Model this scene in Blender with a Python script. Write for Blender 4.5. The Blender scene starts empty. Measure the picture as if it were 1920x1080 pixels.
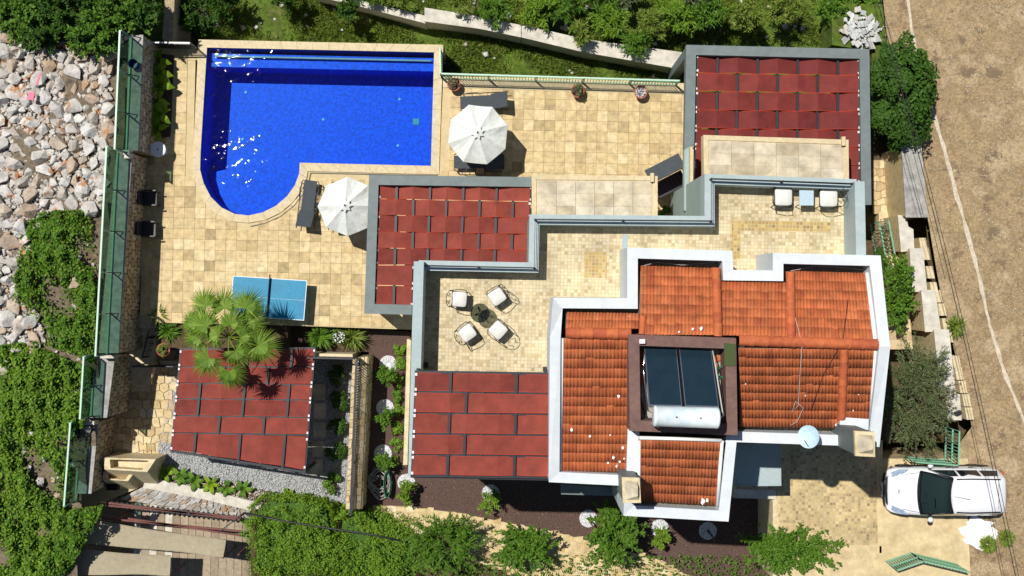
import bpy, bmesh, math, random
import numpy as np
from mathutils import Vector, Matrix
random.seed(7); RNG = np.random.default_rng(7)
S = bpy.context.scene
COL = S.collection
R = math.radians
# ------------------------------------------------------------------ camera, sky, sun, exposure
CAMZ, FPX = 42.0, 2100.0                      # drone height over the pool deck (m), focal length in 1920-wide pixels
cam_d = bpy.data.cameras.new('camera'); cam_d.sensor_width = 36.0
cam_d.lens = FPX / 1920.0 * 36.0; cam_d.clip_end = 2000.0
cam = bpy.data.objects.new('camera', cam_d); COL.objects.link(cam)
cam.location = (0, 0, CAMZ); S.camera = cam   # looks straight down
SUN_DIR = Vector((0.36, -0.31, -1.0)).normalized()
sd = bpy.data.lights.new('sun', 'SUN'); sd.energy = 4.6; sd.angle = R(0.53); sd.color = (1.0, 0.955, 0.88)
sun = bpy.data.objects.new('sun', sd); COL.objects.link(sun)
sun.rotation_euler = SUN_DIR.to_track_quat('-Z', 'Y').to_euler(); sun.location = (-20, 17, 60)
W = bpy.data.worlds.new('World'); S.world = W; W.use_nodes = True
nt = W.node_tree; sky = nt.nodes.new('ShaderNodeTexSky'); sky.sky_type = 'NISHITA'; sky.sun_disc = False
sky.sun_elevation = R(64.6); sky.sun_rotation = R(-49.3); sky.air_density = 1.0; sky.dust_density = 0.6
bg = nt.nodes['Background']; nt.links.new(sky.outputs[0], bg.inputs[0]); bg.inputs[1].default_value = 0.05
S.view_settings.view_transform = 'Standard'; S.view_settings.look = 'None'
S.view_settings.exposure = 0.12; S.view_settings.gamma = 1.0
S.view_settings.use_curve_mapping = False
S.cycles.max_bounces = 6; S.cycles.transparent_max_bounces = 12

def P(x, y, z=0.0):
    """world point at height z seen at photograph pixel (x, y)"""
    k = (CAMZ - z) / FPX
    return Vector(((x - 960.0) * k, (540.0 - y) * k, z))
def M(px, z=0.0):
    return px * (CAMZ - z) / FPX

# ------------------------------------------------------------------ materials
MT = {}
def mat(name, cols, src='noise', scale=3.0, rough=0.75, bump=0.0, bscale=None, mott=0.0, mscale=8.0,
        metal=0.0, spec=0.35, detail=5.0, wear=None, vor=False, dist=0.02, stretch=None):
    m = bpy.data.materials.new(name); m.use_nodes = True
    n, l = m.node_tree.nodes, m.node_tree.links
    b = n['Principled BSDF']; b.inputs['Roughness'].default_value = rough
    b.inputs['Metallic'].default_value = metal; b.inputs['Specular IOR Level'].default_value = spec
    g = n.new('ShaderNodeNewGeometry')
    if isinstance(cols[0], (int, float)): cols = [cols]
    ramp = n.new('ShaderNodeValToRGB'); e = ramp.color_ramp.elements
    for i, c in enumerate(cols):
        p = i / max(1, len(cols) - 1)
        if src == 'noise' and len(cols) > 1: p = 0.28 + 0.44 * p
        el = e[i] if i < 2 and len(e) > i else e.new(p)
        el.position = p; el.color = (c[0], c[1], c[2], 1)
    if len(cols) == 1: e[1].color = e[0].color
    if src == 'noise':
        t = n.new('ShaderNodeTexNoise'); t.inputs['Scale'].default_value = scale; t.inputs['Detail'].default_value = detail
        t.inputs['Roughness'].default_value = 0.62
        vec = g.outputs['Position']
        if stretch:                            # (angle, across, along): streaks that follow the traffic
            ro = n.new('ShaderNodeVectorRotate'); ro.rotation_type = 'Z_AXIS'; ro.inputs['Angle'].default_value = stretch[0]; l.new(vec, ro.inputs['Vector'])
            mu0 = n.new('ShaderNodeVectorMath'); mu0.operation = 'MULTIPLY'; mu0.inputs[1].default_value = (stretch[1], stretch[2], 1); l.new(ro.outputs[0], mu0.inputs[0]); vec = mu0.outputs[0]
        l.new(vec, t.inputs['Vector']); l.new(t.outputs[0], ramp.inputs[0])
    else:
        oi = n.new('ShaderNodeObjectInfo'); ad = n.new('ShaderNodeMath'); ad.operation = 'ADD'
        l.new(g.outputs['Random Per Island'], ad.inputs[0]); l.new(oi.outputs['Random'], ad.inputs[1])
        fr = n.new('ShaderNodeMath'); fr.operation = 'FRACT'; l.new(ad.outputs[0], fr.inputs[0]); l.new(fr.outputs[0], ramp.inputs[0])
    col = ramp.outputs[0]
    if mott > 0:
        t2 = n.new('ShaderNodeTexNoise'); t2.inputs['Scale'].default_value = mscale; t2.inputs['Detail'].default_value = 6
        t2.inputs['Roughness'].default_value = 0.65
        l.new(g.outputs['Position'], t2.inputs['Vector'])
        mr = n.new('ShaderNodeMapRange'); mr.inputs[1].default_value = 0.3; mr.inputs[2].default_value = 0.7
        mr.inputs[3].default_value = 1.0 - mott; mr.inputs[4].default_value = 1.0 + mott * 0.6
        l.new(t2.outputs[0], mr.inputs[0])
        mx = n.new('ShaderNodeMix'); mx.data_type = 'RGBA'; mx.blend_type = 'MULTIPLY'; mx.inputs[0].default_value = 1
        l.new(col, mx.inputs[6]); l.new(mr.outputs[0], mx.inputs[7]); col = mx.outputs[2]
    if wear:                                   # (colour, noise scale, threshold)
        t3 = n.new('ShaderNodeTexNoise'); t3.inputs['Scale'].default_value = wear[1]; t3.inputs['Detail'].default_value = 8
        t3.inputs['Roughness'].default_value = 0.7
        l.new(g.outputs['Position'], t3.inputs['Vector'])
        m3 = n.new('ShaderNodeMapRange'); m3.inputs[1].default_value = wear[2]; m3.inputs[2].default_value = wear[2] + 0.05
        l.new(t3.outputs[0], m3.inputs[0])
        mx = n.new('ShaderNodeMix'); mx.data_type = 'RGBA'; l.new(m3.outputs[0], mx.inputs[0]); l.new(col, mx.inputs[6])
        mx.inputs[7].default_value = (*wear[0], 1); col = mx.outputs[2]
    l.new(col, b.inputs['Base Color'])
    if bump > 0:
        if vor:
            t4 = n.new('ShaderNodeTexVoronoi'); t4.inputs['Scale'].default_value = bscale or scale * 4; h = t4.outputs[0]
        else:
            t4 = n.new('ShaderNodeTexNoise'); t4.inputs['Scale'].default_value = bscale or scale * 4; t4.inputs['Detail'].default_value = 6
            h = t4.outputs[0]
        l.new(g.outputs['Position'], t4.inputs['Vector'])
        bp = n.new('ShaderNodeBump'); bp.inputs['Strength'].default_value = bump; bp.inputs['Distance'].default_value = dist
        l.new(h, bp.inputs['Height']); l.new(bp.outputs[0], b.inputs['Normal'])
    MT[name] = m
    return m
def mosaic(name, cols, cell, joint, jw=0.10, rough=0.6, mott=0.25, big=None):
    """small stone setts: a colour for each cell, a joint line between them"""
    m = bpy.data.materials.new(name); m.use_nodes = True
    n, l = m.node_tree.nodes, m.node_tree.links; b = n['Principled BSDF']; b.inputs['Roughness'].default_value = rough
    g = n.new('ShaderNodeNewGeometry')
    ro = n.new('ShaderNodeVectorRotate'); ro.rotation_type = 'Z_AXIS'; ro.inputs['Angle'].default_value = R(1.2)
    l.new(g.outputs['Position'], ro.inputs['Vector'])
    sc = n.new('ShaderNodeVectorMath'); sc.operation = 'SCALE'; sc.inputs['Scale'].default_value = 1 / cell
    l.new(ro.outputs[0], sc.inputs[0])
    mk = n.new('ShaderNodeVectorMath'); mk.operation = 'MULTIPLY'; mk.inputs[1].default_value = (1, 1, 0); l.new(sc.outputs[0], mk.inputs[0])
    fl = n.new('ShaderNodeVectorMath'); fl.operation = 'FLOOR'; l.new(mk.outputs[0], fl.inputs[0])
    fr = n.new('ShaderNodeVectorMath'); fr.operation = 'FRACTION'; l.new(mk.outputs[0], fr.inputs[0])
    wn = n.new('ShaderNodeTexWhiteNoise'); wn.noise_dimensions = '3D'; l.new(fl.outputs[0], wn.inputs['Vector'])
    val = wn.outputs['Value']
    if big:
        nb = n.new('ShaderNodeTexNoise'); nb.inputs['Scale'].default_value = big; l.new(fl.outputs[0], nb.inputs['Vector'])
    ramp = n.new('ShaderNodeValToRGB'); e = ramp.color_ramp.elements
    for i, c in enumerate(cols):
        p = i / (len(cols) - 1); el = e[i] if i < 2 else e.new(p); el.position = p; el.color = (*c, 1)
    l.new(val, ramp.inputs[0])
    sp = n.new('ShaderNodeSeparateXYZ'); l.new(fr.outputs[0], sp.inputs[0])
    def edge(o):
        a = n.new('ShaderNodeMath'); a.operation = 'SUBTRACT'; l.new(o, a.inputs[0]); a.inputs[1].default_value = 0.5
        c = n.new('ShaderNodeMath'); c.operation = 'ABSOLUTE'; l.new(a.outputs[0], c.inputs[0]); return c.outputs[0]
    mxm = n.new('ShaderNodeMath'); mxm.operation = 'MAXIMUM'; l.new(edge(sp.outputs[0]), mxm.inputs[0]); l.new(edge(sp.outputs[1]), mxm.inputs[1])
    mr = n.new('ShaderNodeMapRange'); mr.inputs[1].default_value = 0.5 - jw; mr.inputs[2].default_value = 0.5 - jw * 0.4
    l.new(mxm.outputs[0], mr.inputs[0])
    t2 = n.new('ShaderNodeTexNoise'); t2.inputs['Scale'].default_value = 1.3; t2.inputs['Detail'].default_value = 7; l.new(g.outputs['Position'], t2.inputs['Vector'])
    m2 = n.new('ShaderNodeMapRange'); m2.inputs[1].default_value = .3; m2.inputs[2].default_value = .7; m2.inputs[3].default_value = 1 - mott; m2.inputs[4].default_value = 1 + mott * .4
    l.new(t2.outputs[0], m2.inputs[0])
    mx = n.new('ShaderNodeMix'); mx.data_type = 'RGBA'; l.new(mr.outputs[0], mx.inputs[0]); l.new(ramp.outputs[0], mx.inputs[6]); mx.inputs[7].default_value = (*joint, 1)
    mu = n.new('ShaderNodeMix'); mu.data_type = 'RGBA'; mu.blend_type = 'MULTIPLY'; mu.inputs[0].default_value = 1
    l.new(mx.outputs[2], mu.inputs[6]); l.new(m2.outputs[0], mu.inputs[7]); l.new(mu.outputs[2], b.inputs['Base Color'])
    bp = n.new('ShaderNodeBump'); bp.inputs['Strength'].default_value = .4; bp.inputs['Distance'].default_value = .004; bp.invert = True
    l.new(mr.outputs[0], bp.inputs['Height']); l.new(bp.outputs[0], b.inputs['Normal'])
    MT[name] = m; return m
def glassmat(name, tint, refl=0.12, rough=0.02):
    """thin clear sheet: tinted see-through plus a mirror part"""
    m = bpy.data.materials.new(name); m.use_nodes = True
    n, l = m.node_tree.nodes, m.node_tree.links; n.remove(n['Principled BSDF'])
    t = n.new('ShaderNodeBsdfTransparent'); t.inputs[0].default_value = (*tint, 1)
    gl = n.new('ShaderNodeBsdfGlossy'); gl.inputs['Roughness'].default_value = rough
    mx = n.new('ShaderNodeMixShader'); mx.inputs[0].default_value = refl
    l.new(t.outputs[0], mx.inputs[1]); l.new(gl.outputs[0], mx.inputs[2]); l.new(mx.outputs[0], n['Material Output'].inputs[0])
    MT[name] = m; return m

TRAV = [(.45, .33, .155), (.63, .49, .26), (.56, .42, .2), (.67, .54, .31), (.50, .37, .175), (.62, .48, .25), (.58, .45, .225), (.36, .265, .125)]
mat('travertine', TRAV, 'rand', rough=.6, mott=.36, mscale=4.5, bump=.2, bscale=30, wear=((.40, .30, .15), 2.1, .63))
mat('joint', [(.62, .5, .29), (.5, .4, .22)], scale=4, rough=.9)
mat('coping', [(.54, .44, .26), (.62, .52, .33)], scale=2, rough=.6, mott=.15)
mat('stone_cut', [(.55, .45, .26), (.66, .56, .36), (.48, .37, .2)], scale=1.6, rough=.7, mott=.2, bump=.2, bscale=20)
mat('slab_stone', [(.50, .42, .29), (.58, .51, .38), (.45, .37, .25), (.62, .56, .44)], 'rand', rough=.5, mott=.42, mscale=2.0)
mosaic('mosaic_terrace', [(.58, .49, .31), (.64, .55, .36), (.54, .45, .27), (.61, .52, .33), (.65, .57, .39), (.60, .48, .27), (.40, .31, .165), (.52, .41, .22)], .108, (.47, .38, .23))
mosaic('mosaic_inlay', [(.40, .25, .06), (.52, .36, .11), (.22, .14, .05), (.58, .43, .16), (.33, .23, .09), (.47, .3, .08)], .108, (.5, .41, .24), mott=.12)
mosaic('mosaic_drive', [(.5, .37, .17), (.58, .45, .22), (.30, .21, .11), (.62, .48, .24), (.42, .31, .15), (.55, .42, .2), (.64, .5, .28), (.25, .18, .1)], .112, (.5, .4, .22))
mat('drive_slab', [(.52, .41, .22), (.62, .5, .29), (.47, .36, .19)], scale=1.2, rough=.7, mott=.25, mscale=3)
mat('grey_paint', [(.135, .17, .17), (.165, .2, .2)], scale=2, rough=.6, mott=.15, mscale=5, wear=((.4, .42, .4), 3.2, .72))
mat('pale_grey_paint', [(.33, .41, .42), (.39, .47, .48)], scale=1.5, rough=.65, mott=.1)
mat('wall_grey', [(.27, .35, .34), (.31, .39, .38)], scale=1.5, rough=.7, mott=.1)
mat('white_paint', [(.56, .61, .65), (.65, .685, .71)], scale=1.2, rough=.6, mott=.07, mscale=5, wear=((.42, .4, .37), 5, .685))
mat('gutter', [(.17, .14, .11), (.26, .22, .17)], scale=3, rough=.9, mott=.3, wear=((.75, .75, .72), 4, .66))
mat('brown_cap', [(.13, .07, .058), (.19, .11, .09)], scale=3, rough=.7, mott=.2, wear=((.6, .5, .5), 5, .73))
mat('roof_tile', [(.47, .13, .045), (.51, .145, .05), (.44, .115, .04), (.53, .16, .06), (.48, .13, .046), (.42, .105, .04)], 'rand', rough=.75, mott=.4, mscale=2.5, wear=((.72, .68, .64), 3.0, .685))
mat('ridge_tile', [(.40, .09, .035), (.5, .13, .045)], 'rand', rough=.75, mott=.3, mscale=6)
mat('fabric_red', [(.165, .023, .019), (.195, .029, .023), (.145, .02, .017)], 'rand', rough=.8, mott=.28, mscale=2.2, bump=.5, bscale=7)
mat('fabric_rust', [(.215, .038, .025), (.25, .047, .031), (.19, .033, .023)], 'rand', rough=.8, mott=.28, mscale=2.2, bump=.5, bscale=7)
mat('red_hem', [(.5, .06, .03)], rough=.7)
mat('black_metal', [(.012, .013, .018), (.02, .021, .028)], scale=4, rough=.45, spec=.5)
mat('dark_fabric', [(.045, .055, .065), (.06, .07, .08)], scale=6, rough=.8)
mat('white_clip', [(.8, .8, .82)], rough=.4)
mat('canvas_white', [(.64, .67, .64), (.72, .74, .70)], scale=2, rough=.85, mott=.1, bump=.3, bscale=5)
mat('cushion', [(.62, .62, .58), (.7, .7, .67)], scale=5, rough=.9, bump=.2, bscale=12)
mat('canvas_tan', [(.33, .285, .195), (.38, .33, .23)], scale=1.4, rough=.9, mott=.15, bump=.3, bscale=3)
mat('pingpong', [(.0, .19, .36), (.003, .22, .40)], scale=2, rough=.45, mott=.15)
mat('white_line', [(.75, .8, .82)], rough=.5)
mat('green_metal', [(.16, .38, .24), (.22, .45, .3)], scale=6, rough=.5)
mat('pale_green_metal', [(.42, .62, .48), (.5, .68, .55)], scale=6, rough=.45)
mat('concrete', [(.25, .25, .23), (.38, .37, .34), (.31, .3, .28)], scale=1.6, rough=.9, mott=.35, mscale=5, bump=.3, bscale=18)
mat('pale_concrete', [(.50, .47, .4), (.64, .6, .52)], scale=1.5, rough=.85, mott=.25, mscale=4)
mat('wall_stone', [(.42, .33, .2), (.5, .41, .27), (.33, .26, .16), (.55, .47, .33), (.4, .33, .23), (.28, .22, .15)], 'rand', rough=.85, mott=.35, mscale=6, bump=.5, bscale=22)
mat('mortar', [(.2, .16, .1), (.27, .22, .14)], scale=5, rough=.95)
mat('crazy_stone', [(.56, .43, .22), (.64, .51, .28), (.5, .37, .17), (.66, .56, .36), (.58, .44, .24), (.43, .32, .17)], 'rand', rough=.75, mott=.3, mscale=5, bump=.3, bscale=20)
mat('rock', [(.50, .48, .45), (.6, .59, .56), (.42, .38, .33), (.55, .54, .52), (.42, .31, .21), (.58, .57, .55), (.47, .44, .4)], 'rand', rough=.9, mott=.35, mscale=3.5, bump=.6, bscale=9, dist=.05, wear=((.46, .23, .10), 1.9, .57))
mat('rubble_soil', [(.09, .07, .045), (.2, .16, .11), (.14, .095, .055)], scale=2.2, rough=.95, mott=.4, mscale=9, bump=.8, bscale=6, dist=.08)
mat('soil', [(.05, .035, .02), (.10, .07, .035), (.07, .06, .02)], scale=1.2, rough=.95, mott=.4, bump=.6, bscale=10)
mat('mulch', [(.065, .038, .032), (.12, .072, .06), (.085, .05, .042)], scale=14, rough=.95, mott=.5, mscale=30, bump=.9, bscale=40, wear=((.3, .22, .17), 24, .74))
mat('grass_ground', [(.045, .08, .01), (.10, .155, .016), (.07, .11, .013), (.2, .19, .06)], scale=1.1, rough=.95, mott=.5, mscale=6, bump=.7, bscale=14, wear=((.5, .43, .27), .8, .69))
mat('road', [(.23, .165, .09), (.38, .28, .155), (.29, .21, .115), (.43, .33, .195), (.33, .26, .165)], scale=.75, rough=.95, mott=.45, mscale=11, bump=1.0, bscale=24, detail=12, wear=((.18, .13, .08), 1.7, .57))
mat('road_strip', [(.5, .44, .33), (.6, .54, .43)], scale=3, rough=.9, mott=.3)
mat('gravel_grey', [(.2, .21, .21), (.55, .56, .57), (.33, .34, .34), (.62, .62, .62)], 'rand', rough=.9)
mat('gravel_bed', [(.3, .31, .31), (.42, .43, .43)], scale=22, rough=.95, mott=.5, mscale=40, bump=.8, bscale=40)
mat('pebble_white', [(.66, .67, .69), (.76, .76, .77), (.52, .53, .54)], 'rand', rough=.8)
mat('bark', [(.12, .085, .055), (.18, .13, .09)], scale=8, rough=.95, bump=.6, bscale=20)
LEAFC = dict(
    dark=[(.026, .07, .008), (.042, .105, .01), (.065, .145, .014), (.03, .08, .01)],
    mid=[(.05, .125, .01), (.085, .185, .015), (.13, .25, .022), (.06, .145, .012)],
    hedge=[(.10, .2, .012), (.15, .27, .02), (.2, .33, .03), (.08, .16, .012)],
    olive=[(.055, .085, .025), (.1, .135, .05), (.17, .2, .09), (.045, .075, .02)],
    grass=[(.07, .13, .012), (.12, .2, .02), (.18, .25, .03), (.25, .26, .07)],
    palm=[(.10, .19, .015), (.17, .28, .03), (.07, .15, .012), (.28, .38, .07)],
    cover=[(.035, .11, .008), (.07, .19, .01), (.15, .28, .02), (.03, .08, .01), (.2, .28, .035)],
    banana=[(.16, .27, .015), (.22, .34, .02), (.1, .2, .012)],
    dry=[(.2, .16, .09), (.28, .23, .14), (.15, .12, .07)])
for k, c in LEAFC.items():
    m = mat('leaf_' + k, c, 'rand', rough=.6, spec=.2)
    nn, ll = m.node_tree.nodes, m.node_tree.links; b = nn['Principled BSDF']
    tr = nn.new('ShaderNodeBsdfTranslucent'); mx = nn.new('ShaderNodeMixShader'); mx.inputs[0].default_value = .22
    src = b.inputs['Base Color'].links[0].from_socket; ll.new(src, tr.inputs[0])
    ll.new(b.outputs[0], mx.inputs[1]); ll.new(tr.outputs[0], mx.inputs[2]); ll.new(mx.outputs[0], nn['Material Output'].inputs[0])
glassmat('fence_glass', (.46, .62, .52), .10)
glassmat('table_glass', (.42, .46, .40), .08)
glassmat('canopy_glass', (.05, .13, .2), .10)
glassmat('wind_glass', (.12, .17, .16), .06)
mat('dark_glass', [(.01, .013, .02)], rough=.05, spec=.6)
mat('collector', [(.008, .02, .032), (.013, .03, .045)], scale=2, rough=.18, spec=.6)
mat('tank', [(.6, .68, .72), (.74, .8, .82), (.45, .6, .7)], scale=1.6, rough=.35)
mat('car_white', [(.74, .76, .79)], rough=.15, spec=.7)
mat('car_black', [(.012, .012, .016)], rough=.4)
mat('tyre', [(.015, .015, .015)], rough=.85)
mat('chrome', [(.6, .62, .65)], metal=.9, rough=.2)
mat('seat_grey', [(.05, .075, .07), (.08, .11, .1)], scale=5, rough=.9)
mat('dish_blue', [(.42, .6, .7), (.5, .67, .76)], scale=4, rough=.5, mott=.12)
mat('terracotta', [(.32, .09, .05), (.4, .13, .07)], scale=5, rough=.8)
mat('pink', [(.8, .16, .26)], rough=.6)
mat('blue_plastic', [(.01, .07, .2)], rough=.4)
mat('blue_speckle', [(.2, .32, .42), (.45, .58, .66), (.3, .44, .55)], scale=30, rough=.5)
mat('wood', [(.3, .19, .09), (.4, .27, .14)], scale=4, rough=.7)
mat('plank', [(.3, .24, .17), (.38, .31, .22), (.26, .2, .14)], 'rand', rough=.85, mott=.3)
mat('white_plaster', [(.8, .8, .77), (.86, .86, .84)], scale=3, rough=.7, mott=.08)
mat('rust_metal', [(.14, .05, .04), (.19, .075, .06)], scale=5, rough=.7)
mat('cable', [(.02, .02, .025)], rough=.6)
mat('cable_white', [(.5, .48, .44)], rough=.6)
mat('hose_green', [(.03, .22, .1)], rough=.5)
mat('beige_plaster', [(.55, .46, .3), (.64, .55, .38)], scale=2, rough=.8, mott=.15, bump=.15, bscale=20)
mat('slab_white', [(.42, .44, .44), (.6, .6, .58), (.5, .52, .53), (.35, .36, .36), (.62, .58, .5)], 'rand', rough=.8, mott=.25, mscale=5)
mat('headlamp', [(.12, .2, .33), (.4, .48, .55)], scale=12, rough=.1, spec=.7)
mat('hole', [(.01, .01, .01)], rough=1)
# ------------------------------------------------------------------ geometry helpers
ROOTLOC = {}
def tag(o, label=None, cat=None, group=None, kind=None):
    if label: o['label'] = label
    if cat: o['category'] = cat
    if group: o['group'] = group
    if kind: o['kind'] = kind
    return o
def thing(name, label, cat, loc=(0, 0, 0), group=None, rz=0.0, local=False):
    o = bpy.data.objects.new(name, None); COL.objects.link(o)
    o.location = loc; o.rotation_euler = (0, 0, rz); o.empty_display_size = .2
    if not local: ROOTLOC[o.name] = Vector(loc)
    return tag(o, label, cat, group)
def link(name, me, parent=None):
    o = bpy.data.objects.new(name, me); COL.objects.link(o)
    if parent:
        o.parent = parent
        if parent.name in ROOTLOC: o.matrix_parent_inverse = Matrix.Translation(-ROOTLOC[parent.name])
    return o
def copy_tree(o, parent=None, group=None):
    c = o.copy(); COL.objects.link(c)
    if parent: c.parent = parent; c.matrix_parent_inverse = o.matrix_parent_inverse.copy()
    for ch in list(o.children): copy_tree(ch, c)
    return c
class MB:
    def __init__(s): s.v = []; s.f = []; s.mi = []; s.smooth = []; s.cur = 0; s.sm = False
    def add(s, vs, fs):
        k = len(s.v); s.v += [tuple(q) for q in vs]
        for f in fs: s.f.append(tuple(i + k for i in f)); s.mi.append(s.cur); s.smooth.append(s.sm)
        return s
    def poly(s, pts): return s.add(pts, [tuple(range(len(pts)))])
    def prism(s, top, zb, bottom=True):
        n = len(top); top = [Vector(q) for q in top]
        a = sum((top[i].x * top[(i + 1) % n].y - top[(i + 1) % n].x * top[i].y) for i in range(n))
        if a < 0: top = top[::-1]
        zz = zb if isinstance(zb, (list, tuple)) else [zb] * n
        bot = [Vector((q.x, q.y, z)) for q, z in zip(top, zz)]
        fs = [tuple(range(n))] + [(i, n + i, n + (i + 1) % n, (i + 1) % n) for i in range(n)]
        if bottom: fs.append(tuple(range(2 * n - 1, n - 1, -1)))
        return s.add(top + bot, fs)
    def box(s, c, size, rz=0.0, mtx=None):
        hx, hy, hz = size[0] / 2, size[1] / 2, size[2] / 2
        vs = [Vector((x, y, z)) for z in (-hz, hz) for y in (-hy, hy) for x in (-hx, hx)]
        m = mtx if mtx else Matrix.Rotation(rz, 3, 'Z')
        vs = [m @ q + Vector(c) for q in vs]
        return s.add(vs, [(0, 2, 3, 1), (4, 5, 7, 6), (0, 1, 5, 4), (2, 6, 7, 3), (0, 4, 6, 2), (1, 3, 7, 5)])
    def bar(s, a, b, w, h=None):
        """square bar from a to b, w wide, h deep"""
        a, b = Vector(a), Vector(b); d = b - a; L = d.length
        if L < 1e-6: return s
        h = h or w; z = d.normalized()
        up = Vector((0, 0, 1)) if abs(z.z) < .95 else Vector((0, 1, 0))
        x = up.cross(z).normalized(); y = z.cross(x)
        m = Matrix((x, y, z)).transposed()
        return s.box((a + b) / 2, (w, h, L), mtx=m)
    def tube(s, pts, r, n=6, closed=False, cap=True):
        pts = [Vector(p) for p in pts]; N = len(pts); rings = []
        rr = r if isinstance(r, (list, tuple)) else [r] * N
        for i, p in enumerate(pts):
            d = (pts[(i + 1) % N] - pts[i - 1]) if closed else (pts[min(i + 1, N - 1)] - pts[max(i - 1, 0)])
            d = d.normalized() if d.length > 1e-9 else Vector((0, 0, 1))
            up = Vector((0, 0, 1)) if abs(d.z) < .9 else Vector((1, 0, 0))
            x = up.cross(d).normalized(); y = d.cross(x)
            rings.append([p + (x * math.cos(2 * math.pi * k / n) + y * math.sin(2 * math.pi * k / n)) * rr[i] for k in range(n)])
        vs = [q for g in rings for q in g]; fs = []
        for i in range(N if closed else N - 1):
            j = (i + 1) % N
            for k in range(n): fs.append((i * n + k, i * n + (k + 1) % n, j * n + (k + 1) % n, j * n + k))
        if cap and not closed: fs += [tuple(range(n - 1, -1, -1)), tuple(range((N - 1) * n, N * n))]
        sm = s.sm; s.sm = True; s.add(vs, fs); s.sm = sm; return s
    def lathe(s, c, prof, n=16, cap=True):
        c = Vector(c); vs = []; fs = []
        for (r, z) in prof:
            for k in range(n): vs.append(c + Vector((r * math.cos(2 * math.pi * k / n), r * math.sin(2 * math.pi * k / n), z)))
        for i in range(len(prof) - 1):
            for k in range(n): fs.append((i * n + k, i * n + (k + 1) % n, (i + 1) * n + (k + 1) % n, (i + 1) * n + k))
        if cap: fs += [tuple(range(n - 1, -1, -1)), tuple(range((len(prof) - 1) * n, len(prof) * n))]
        return s.add(vs, fs)
    def mesh(s, name, mats):
        me = bpy.data.meshes.new(name); me.from_pydata(s.v, [], s.f)
        for m in (mats if isinstance(mats, (list, tuple)) else [mats]): me.materials.append(MT[m])
        if any(s.mi): me.polygons.foreach_set('material_index', s.mi)
        if any(s.smooth): me.polygons.foreach_set('use_smooth', s.smooth)
        me.update(); return me
    def build(s, name, mats, parent=None): return link(name, s.mesh(name, mats), parent)
def one(name, mats, label, cat, mb, group=None):
    return tag(mb.build(name, mats), label, cat, group)
def struct(name, m, mb, kind='structure'):
    return tag(mb.build(name, m), kind=kind)
def offset_line(pts, t, closed):
    """mitred offset of a 2D polyline to its right side by t"""
    n = len(pts); out = []
    for i in range(n):
        p = pts[i]; a = pts[i - 1] if (closed or i > 0) else None; b = pts[(i + 1) % n] if (closed or i < n - 1) else None
        def nrm(u, v):
            d = Vector((v.x - u.x, v.y - u.y)).normalized(); return Vector((d.y, -d.x))
        if a is None: q = nrm(p, b) * t
        elif b is None: q = nrm(a, p) * t
        else:
            n1, n2 = nrm(a, p), nrm(p, b); h = (n1 + n2); h = h / max(h.length, 1e-6); q = h * (t / max(.3, h.dot(n1)))
        out.append(Vector((p.x + q.x, p.y + q.y, p.z)))
    return out
def ring_wall(mb, pts, t, zb, closed=False):
    """wall with its outer top edge along pts (z = top), t thick to the right, down to zb"""
    inn = offset_line(pts, t, closed); n = len(pts)
    vs = []
    for o_, i_ in zip(pts, inn):
        vs += [o_, i_, Vector((o_.x, o_.y, zb)), Vector((i_.x, i_.y, zb))]
    fs = []
    for k in range(n if closed else n - 1):
        a, b = 4 * k, 4 * ((k + 1) % n)
        fs += [(a, b, b + 1, a + 1), (a + 2, b + 2, b, a), (a + 1, b + 1, b + 3, a + 3)]
    if not closed:
        fs += [(0, 1, 3, 2), (4 * n - 4, 4 * n - 2, 4 * n - 1, 4 * n - 3)]
    mb.add(vs, fs); return inn
def inside(poly, x, y):
    c = False; n = len(poly)
    for i in range(n):
        x1, y1 = poly[i]; x2, y2 = poly[i - 1]
        if (y1 > y) != (y2 > y) and x < (x2 - x1) * (y - y1) / (y2 - y1) + x1: c = not c
    return c
def in_poly_np(poly, X, Y):
    c = np.zeros(X.shape, bool); n = len(poly)
    for i in range(n):
        x1, y1 = poly[i]; x2, y2 = poly[i - 1]
        if abs(y2 - y1) < 1e-12: continue
        t = ((y1 > Y) != (y2 > Y)) & (X < (x2 - x1) * (Y - y1) / (y2 - y1) + x1); c ^= t
    return c
def fast_mesh(name, V, F, m, smooth=False):
    """V (n,3), F (k,4) or (k,3) numpy -> mesh"""
    me = bpy.data.meshes.new(name); k = F.shape[1]
    me.vertices.add(len(V)); me.vertices.foreach_set('co', V.astype(np.float32).ravel())
    me.loops.add(F.size); me.loops.foreach_set('vertex_index', F.astype(np.int32).ravel())
    me.polygons.add(len(F)); me.polygons.foreach_set('loop_start', np.arange(0, F.size, k, dtype=np.int32))
    if smooth: me.polygons.foreach_set('use_smooth', np.ones(len(F), bool))
    me.materials.append(MT[m]); me.update(calc_edges=True); me.validate(); return me
def leaves(C, N, size, asp=.5, jit=.35, droop=0.0):
    """kite-shaped leaves at C with normals about N; returns V, F"""
    n = len(C); N = N + RNG.normal(0, jit, (n, 3)); N /= np.linalg.norm(N, axis=1, keepdims=True) + 1e-9
    A = RNG.normal(0, 1, (n, 3)); A -= (A * N).sum(1, keepdims=True) * N; A /= np.linalg.norm(A, axis=1, keepdims=True) + 1e-9
    B = np.cross(N, A); L = size * RNG.uniform(.65, 1.35, (n, 1)); Wd = L * asp
    V = np.stack([C - A * L * .5, C + B * Wd * .5 - N * L * .06, C + A * L * .5 - N * L * droop, C - B * Wd * .5 - N * L * .06], 1).reshape(-1, 3)
    return V, np.arange(4 * n).reshape(-1, 4)
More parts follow.
